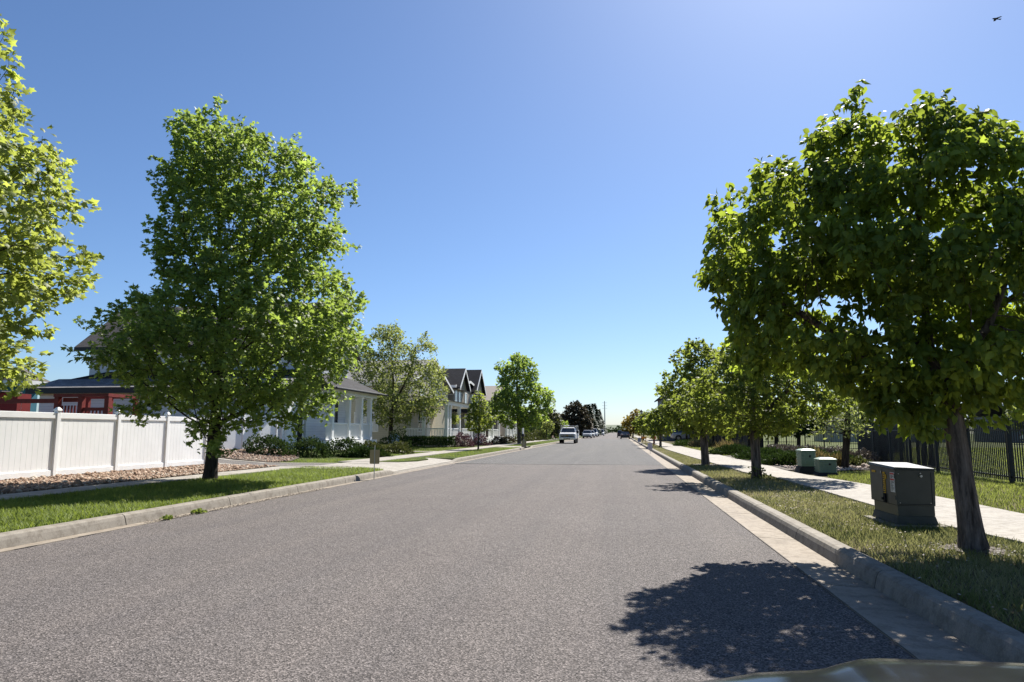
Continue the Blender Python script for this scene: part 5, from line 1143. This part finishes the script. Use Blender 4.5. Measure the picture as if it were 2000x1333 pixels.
MB().box(3.2, 3.3, 67.95, 68.05, 0, .75).build('post', MT['redwood'], rb); MB().box(3.05, 3.45, 67.85, 68.15, .75, 1.0).build('red_box', MT['redbox'], rb); MB().box(3.1, 3.38, 67.9, 68.1, 1.001, 1.3).build('white_panel', MT['white'], rb)
bl = thing('barrier', 'low orange and yellow barrier on the verge left of the red marker', 'barrier', (3.0, 88, .15))
MB().box(2.75, 3.35, 87.97, 88.03, .55, .8).build('board', MT['orange'], bl)
for x in (2.85, 3.25): MB().box(x - .03, x + .03, 87.8, 88.2, .1, .55).build('leg', MT['yellow'], bl)
lp = thing('street_lamp', 'black lantern topped street lamp rising beside the golden tree', 'street lamp', (3.75, 118, .15))
MB().lathe((3.75, 118, .1), [(.16, 0), (.14, .4), (.07, .6), (.05, 4.1), (.08, 4.15)], 12).build('post', MT['iron'], lp)
lh = MB().lathe((3.75, 118, 4.26), [(.12, 0), (.24, .35), (.26, .42), (.1, .6), (.02, .72)], 10).build('lantern', MT['iron'], lp)
MB().lathe((3.75, 118, 4.3), [(.14, 0), (.245, .28)], 10).build('lens', MT['lampglass'], lh)
tp = thing('transmission_pole', 'tall slim grey power pole far away beyond the street', 'pole', (-8, 430, 0))
MB().tube([(-8, 430, -.5), (-8, 430, 19.5)], [.42, .22], 10).build('mast', MT['steel'], tp)
for z in (18.5, 16.8, 15.2): MB().tube([(-9.6, 430, z), (-6.4, 430, z)], .06, 6).build('crossarm', MT['steel'], tp)

# ------------------------------------------------------------------ right: houses across the grass
hr = thing('grey_house', 'dark grey house with tall gable behind the right row of trees', 'house', (10.5, 110, .3))
MB().box(6.4, 18, 104.5, 118, .1, 5.0).build('wall', MT['greyside'], hr)
MB().prism([(6.4, 5.0), (18, 5.0), (18, 6.2), (12, 8.6), (6.4, 6.6)], 1, 104.9, 117.6).build('gable_wall', MT['greyside'], hr)
MB().prism([(5.9, 6.35), (12, 8.9), (18.4, 5.9), (18.4, 5.7), (12, 8.7), (5.9, 6.15)], 1, 104.2, 118.3).build('roof', MT['shingle_dark'], hr)
MB().hexa([(6.0, 101.5, 3.2), (17, 101.5, 3.2), (17, 104.48, 3.2), (6.0, 104.48, 3.2)], [(6.0, 101.6, 3.4), (17, 101.6, 3.4), (17, 104.48, 4.6), (6.0, 104.48, 4.6)]).build('porch_roof', MT['shingle_dark'], hr)
for x in (7.5, 12): window(hr, MT['white'], 'y', x, x + 1.6, 1.2, 2.6, 104.5, sgn=-1)
window(hr, MT['white'], 'x', 108, 110, 1.4, 3, 6.4, sgn=-1)
hp = thing('pale_house', 'low pale grey roofed house across the grass field', 'house', (33, 95, .2))
MB().box(26, 41, 92, 101, .1, 2.7).build('wall', MT['cream'], hp); MB().hexa([(25.4, 91.4, 2.7), (41.6, 91.4, 2.7), (41.6, 101.6, 2.7), (25.4, 101.6, 2.7)], [(30, 95.5, 4.9), (36, 95.5, 4.9), (36, 97.5, 4.9), (30, 97.5, 4.9)]).build('roof', MT['shingle_grey'], hp)
for x in (28, 33, 37.5): window(hp, MT['white'], 'y', x, x + 1.6, 1.1, 2.3, 92, sgn=-1)
hq = thing('blue_grey_house', 'blue grey building with dark ground floor across the field right of the leaning trunk', 'house', (52, 92, .2))
MB().box(45, 66, 88, 99, .1, 3.2).build('wall', MT['greyside'], hq); gable_roof(hq, MT['shingle_grey'], 44.5, 66.5, 87.4, 99.6, 3.2, 6.2, 'x', fascia=MT['white'])
MB().box(50, 55, 86.5, 87.99, 3.0, 6.0).build('dormer', MT['white'], hq); window(hq, MT['white'], 'y', 51.8, 53.2, 4.2, 5.4, 86.5, sgn=-1)
for x in (46.5, 50, 56, 60): window(hq, MT['white'], 'y', x, x + 1.8, 1.0, 2.5, 88, sgn=-1)

# ------------------------------------------------------------------ vehicles
def loft(B, secs):
    """secs: list of rings (same length) joined along the body"""
    k0 = len(B.v); n = len(secs[0])
    for r in secs: B.v += [tuple(p) for p in r]
    for i in range(len(secs) - 1):
        for j in range(n): B.f.append((k0 + i * n + j, k0 + i * n + (j + 1) % n, k0 + (i + 1) * n + (j + 1) % n, k0 + (i + 1) * n + j))
    B.f.append(tuple(k0 + j for j in range(n))[::-1]); B.f.append(tuple(k0 + (len(secs) - 1) * n + j for j in range(n))); return B
def ring(y, zb, zt, w, r=.08):
    return [(-w * .94, y, zb), (w * .94, y, zb), (w, y, zb + r), (w * 1.0, y, zb + (zt - zb) * .7), (w * .965, y, zt - r * .5), (w * .88, y, zt), (-w * .88, y, zt), (-w * .965, y, zt - r * .5), (-w, y, zb + (zt - zb) * .7), (-w, y, zb + r)]
def make_car(name, label, cat, paint, spec, group):
    """front end toward -y; spec: length, half width, bonnet height, belt, roof, body sections and cabin stations"""
    L, w, zb = spec['L'], spec['w'], .26; root = thing(name, label, cat, (0, 0, 0), group)
    B = MB(); loft(B, [ring(y, b, t, w * k) for y, b, t, k in spec['body']]); B.build('body', MT[paint], root, smooth=False, bevel=.03)
    c = spec['cabin']; G = MB()       # (y_base_front, y_top_front, y_top_rear, y_base_rear, belt, roof)
    G.hexa([(-w * .9, c[0], c[4]), (w * .9, c[0], c[4]), (w * .9, c[3], c[4]), (-w * .9, c[3], c[4])], [(-w * .72, c[1], c[5] - .05), (w * .72, c[1], c[5] - .05), (w * .72, c[2], c[5] - .05), (-w * .72, c[2], c[5] - .05)])
    G.build('windows', MT['carglass'], root)
    R = MB(); R.hexa([(-w * .74, c[1] - .04, c[5] - .05), (w * .74, c[1] - .04, c[5] - .05), (w * .74, c[2] + .04, c[5] - .05), (-w * .74, c[2] + .04, c[5] - .05)], [(-w * .62, c[1] + .12, c[5]), (w * .62, c[1] + .12, c[5]), (w * .62, c[2] - .12, c[5]), (-w * .62, c[2] - .12, c[5])])
    for s in (-1, 1):
        R.tube([(s * w * .905, c[0] + .02, c[4]), (s * w * .73, c[1], c[5] - .04)], .035, 5); R.tube([(s * w * .905, c[3] - .02, c[4]), (s * w * .73, c[2], c[5] - .04)], .05, 5)
        m_ = (c[0] + c[3]) / 2 + .1; R.tube([(s * w * .91, m_, c[4]), (s * w * .735, m_, c[5] - .04)], .04, 5)
    R.build('roof', MT[paint], root)
    for y in (-L / 2 + spec['wf'], L / 2 - spec['wr']):
        for s in (-1, 1):
            t = MB().wheel((s * (w - .11), y, spec['r']), spec['r'], .22).build('wheel', MT['tyre'], root); MB().wheel((s * (w - .012), y, spec['r']), spec['r'] * .62, .04, 14).build('rim', MT['rim'], t)
            MB().wheel((s * (w - .02), y, spec['r'] + .02), spec['r'] * 1.17, .05, 20).build('wheel_arch', MT['carplastic'], root)
    f = -L / 2; fz = spec['fz']
    MB().box(-w * .55, w * .55, f - .03, f + .06, fz - .10, fz + .06).build('grille', MT['carplastic'], root)
    MB().box(-w * .88, w * .88, f - .04, f + .1, .30, .48).build('bumper', MT['carplastic'], root)
    for s in (-1, 1):
        a, b_ = sorted((s * w * .6, s * w * .93)); MB().box(a, b_, f - .015, f + .2, fz - .06, fz + .09).build('headlight', MT['lampglass'], root)
        MB().box(a, b_, L / 2 - .1, L / 2 + .015, fz + .05, fz + .2).build('tail_light', MT['redlens'], root)
        MB().box(min(s * w, s * (w + .17)), max(s * w, s * (w + .17)), c[0] + .25, c[0] + .38, c[4] + .02, c[4] + .17).build('mirror', MT[paint], root)
    MB().box(-w * .88, w * .88, L / 2 - .1, L / 2 + .03, .32, .5).build('rear_bumper', MT['carplastic'], root)
    return root
def body(L, zb, bon, belt, tail):
    h = L / 2; return [(-h, zb + .1, bon - .12, .86), (-h + .25, zb, bon - .02, .97), (-h + 1.0, zb, bon + .02, 1), (-h + 1.35, zb, belt, 1), (h - .9, zb, belt, 1), (h - .25, zb, tail, .98), (h, zb + .12, tail - .12, .9)]
SUV = dict(L=4.7, w=.93, r=.36, wf=.9, wr=.95, fz=.74, body=body(4.7, .27, 1.0, 1.08, 1.05), cabin=(-1.25, -.55, 1.95, 2.2, 1.06, 1.72))
SED = dict(L=4.7, w=.90, r=.33, wf=.9, wr=1.0, fz=.66, body=body(4.7, .22, .84, .95, .98), cabin=(-1.1, -.3, 1.05, 1.75, .93, 1.44))
VAN = dict(L=5.4, w=.99, r=.36, wf=.95, wr=1.1, fz=.8, body=body(5.4, .28, 1.1, 1.3, 1.3), cabin=(-2.0, -1.2, 2.5, 2.66, 1.26, 2.15))
g_ = 'vehicles parked down the left kerb'
for spec, paint, X, Y, rz, lab, nm, ct in ((SUV, 'carsilver', -6.55, 152, 0, 'silver car facing us, first of the parked row beyond the white truck', 'parked_car', 'car'), (SUV, 'carwhite', -6.5, 169, 0, 'white sport utility car parked second beyond the truck', 'parked_car', 'car'),
     (VAN, 'carwhite', -6.4, 186, 0, 'tall white van third in the row beyond the truck', 'parked_van', 'van'), (SUV, 'cardark', -6.5, 208, 0, 'dark car parked between two white vans far down the left side', 'parked_car', 'car'), (VAN, 'carwhite', -5.6, 232, 0, 'white van farthest down the left kerb', 'parked_van', 'van'),
     (SED, 'cardark', 1.25, 140, 0, 'dark sedan seen from behind at the right kerb far ahead', 'parked_car', 'car'), (SUV, 'cardark', .6, 172, 0, 'second dark car just past the sedan on the right', 'parked_car', 'car'),
     (SUV, 'carsilver', 9.2, 97, 90, 'silver pickup or utility car standing in the right drive by the grey house', 'parked_car', 'car'),
     (SUV, 'carwhite', 43.5, 80, 80, 'white vehicle parked across the grass field beyond the iron fence', 'parked_car', 'car')):
    r_ = make_car(nm, lab, ct, paint, spec, g_ if X < -4 else None); r_.location = (X, Y, .2 if X > 5 else 0); r_.rotation_euler = (0, 0, math.radians(rz + (180 if X > 0 and X < 5 else 0)))
# white service truck
tk = thing('service_truck', 'white pickup service truck with ladder rack parked facing us at the left kerb', 'truck', (0, 0, 0)); w = .99
B = MB(); loft(B, [ring(-2.95, .55, 1.10, .92), ring(-2.8, .5, 1.22, .985), ring(-1.6, .5, 1.30, .99), ring(-1.45, .5, 1.34, .99), ring(.35, .5, 1.34, .99), ring(.4, .5, 1.30, .97)]); B.build('body', MT['carwhite'], tk, bevel=.03)
G = MB().hexa([(-.88, -1.5, 1.33), (.88, -1.5, 1.33), (.88, .38, 1.33), (-.88, .38, 1.33)], [(-.74, -.85, 1.86), (.74, -.85, 1.86), (.74, .3, 1.86), (-.74, .3, 1.86)]); G.build('windscreen', MT['carglass'], tk)
R = MB().hexa([(-.76, -.9, 1.861), (.76, -.9, 1.861), (.76, .36, 1.861), (-.76, .36, 1.861)], [(-.66, -.7, 1.94), (.66, -.7, 1.94), (.66, .3, 1.94), (-.66, .3, 1.94)])
for s in (-1, 1): R.tube([(s * .89, -1.48, 1.33), (s * .75, -.86, 1.88)], .045, 6); R.tube([(s * .89, .3, 1.33), (s * .75, .28, 1.88)], .06, 6); R.tube([(s * .89, -.5, 1.33), (s * .755, -.4, 1.88)], .05, 6)
R.build('cab_roof', MT['carwhite'], tk)
MB().box(-.80, .80, -3.0, -2.9, .80, 1.12).build('grille', MT['carplastic'], tk); gb = MB().box(-.80, .80, -3.02, -3.001, .94, .98).build('grille_bar', MT['chrome'], tk)
MB().box(-.10, .10, -3.035, -3.021, .925, .995).build('badge', MT['yellow'], gb)
MB().box(-.97, .97, -3.1, -2.85, .46, .74).build('bumper', MT['chrome'], tk, bevel=.03); MB().box(-.35, .35, -3.115, -3.101, .5, .6).build('air_intake', MT['carplastic'], tk)
for s in (-1, 1):
    a, b_ = sorted((s * .60, s * .96)); MB().box(a, b_, -3.0, -2.7, .88, 1.12).build('headlight', MT['lampglass'], tk)
    a, b_ = sorted((s * 1.0, s * 1.28)); MB().box(a, b_, -1.25, -1.1, 1.22, 1.58).build('mirror', MT['carplastic'], tk)
for y in (-2.0, 1.75):
    for s in (-1, 1):
        t = MB().wheel((s * .86, y, .40), .40, .26).build('wheel', MT['tyre'], tk); MB().wheel((s * .985, y, .40), .24, .04, 14).build('rim', MT['rim'], t)
MB().box(-1.08, 1.08, .45, 3.3, .62, 1.62).build('service_bed', MT['carwhite'], tk, bevel=.02)
for y in (.95, 1.8, 2.65):
    for s in (-1, 1): MB().box(min(s * 1.081, s * 1.095), max(s * 1.081, s * 1.095), y - .38, y + .38, .95, 1.5).build('bed_door', MT['carwhite'], tk)
lr = MB()
for s in (-1, 1):
    for y in (-.6, .6, 3.1): lr.tube([(s * .95, max(y, -.55), 1.3 if y > 0 else 1.8), (s * .95, max(y, -.55), 2.12)], .03, 6)
    lr.tube([(s * .95, -.9, 2.12), (s * .95, 3.3, 2.12)], .035, 6)
for y in (-.85, .6, 1.9, 3.2): lr.tube([(-.95, y, 2.12), (.95, y, 2.12)], .03, 6)
rk = lr.build('ladder_rack', MT['steel'], tk)
ld = MB()
for s in (-.55, -.15): ld.tube([(s, -.8, 2.2), (s, 3.1, 2.2)], .03, 5)
for k in range(12): ld.tube([(-.55, -.6 + k * .31, 2.2), (-.15, -.6 + k * .31, 2.2)], .018, 5)
ld.build('ladder', MT['chain'], tk)
tk.location = (-6.08, 88.2, 0)
# the bonnet of the car the picture was taken from
hd = thing('car_front', 'dark grey car bonnet corner with raised ridge at the bottom right edge', 'car', (.2, 1.2, 0))
HS = [(-.95, .80), (-.3, .88), (.05, .928), (.20, .955), (.28, .972), (.34, .978), (.38, .981), (.42, .988), (.45, .998), (.48, 1.007), (.51, 1.010), (.56, 1.011), (.75, 1.013), (.95, 1.012), (1.10, .995), (1.16, .94), (1.17, .80)]
HY = [(.62, .0), (1.0, .0), (1.35, -.002), (1.50, -.006), (1.56, -.012), (1.60, -.026), (1.63, -.06), (1.66, -.16), (1.70, -.34)]
B = MB(); nx = len(HS)
for y, dz in HY:
    for x, z in HS: B.v.append((x - .01, y, z + dz - .015))
for i in range(len(HY) - 1):
    for j in range(nx - 1): B.f.append((i * nx + j, i * nx + j + 1, (i + 1) * nx + j + 1, (i + 1) * nx + j))
hb_ = B.build('bonnet', MT['hood'], hd, smooth=True); hb_.modifiers.new('solid', 'SOLIDIFY').thickness = -.02
tr_ = MB(); tr_.tube([(x - .01, 1.545, z - .010 - .015 + .004) for x, z in HS[2:14]], .006, 6); tr_.build('edge_reflection', MT['reflect_pale'], hd)  # pale tube painted in as the light edge reflected along the bonnet
se_ = MB(); se_.tube([(x - .01, 1.30, z - .014) for x, z in HS[2:14]], .004, 6); se_.build('panel_seam', MT['carplastic'], hd)
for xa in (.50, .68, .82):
    MB().box(xa, xa + .05, 1.485, 1.50, .9935, .9995).build('reflected_dash', MT['reflect_pale'], hd)  # added pale strips that paint the reflected dashes on the bonnet
MB().box(-.93, 1.14, 1.5, 1.72, .34, .56).build('bumper', MT['hood'], hd, bevel=.03); MB().box(-.5, .7, 1.66, 1.70, .561, .66).build('grille', MT['carplastic'], hd)
for x in (-.82, 1.02):
    t = MB().wheel((x, .9, .34), .34, .22).build('wheel', MT['tyre'], hd); MB().box(x - .13, x + .13, 1.6, 1.7, .57, .70).build('headlight', MT['lampglass'], hd)
MB().box(-.9, 1.12, .62, 1.5, .40, .62).build('chassis', MT['carplastic'], hd)
# bird
bx_, bz_ = at_y(1945, 37, 36); bd = thing('bird', 'small dark bird gliding high in the sky at the top right', 'bird', (bx_, 36, bz_))
B = MB(); B.tube([(bx_ - .17, 36, bz_ + .01), (bx_ - .12, 36, bz_ + .015), (bx_ - .02, 36, bz_), (bx_ + .07, 36, bz_ - .02), (bx_ + .16, 36.02, bz_ - .035)], [.006, .028, .045, .03, .012], 8)
for s in (-1, 1):
    B.hexa([(bx_ - .08, 36, bz_ + .0), (bx_ + .06, 36, bz_ - .01), (bx_ + .13, 36 + s * .30, bz_ + (.05 if s > 0 else -.09)), (bx_ + .05, 36 + s * .34, bz_ + (.055 if s > 0 else -.09))], [(bx_ - .08, 36, bz_ + .02), (bx_ + .06, 36, bz_ + .01), (bx_ + .13, 36 + s * .30, bz_ + (.058 if s > 0 else -.082)), (bx_ + .05, 36 + s * .34, bz_ + (.063 if s > 0 else -.082))])
B.add([(bx_ + .14, 35.97, bz_ - .03), (bx_ + .14, 36.05, bz_ - .03), (bx_ + .24, 36.08, bz_ - .045), (bx_ + .24, 35.95, bz_ - .045)], [(0, 1, 2, 3)])
B.build('body', MT['bird'], bd, smooth=True)
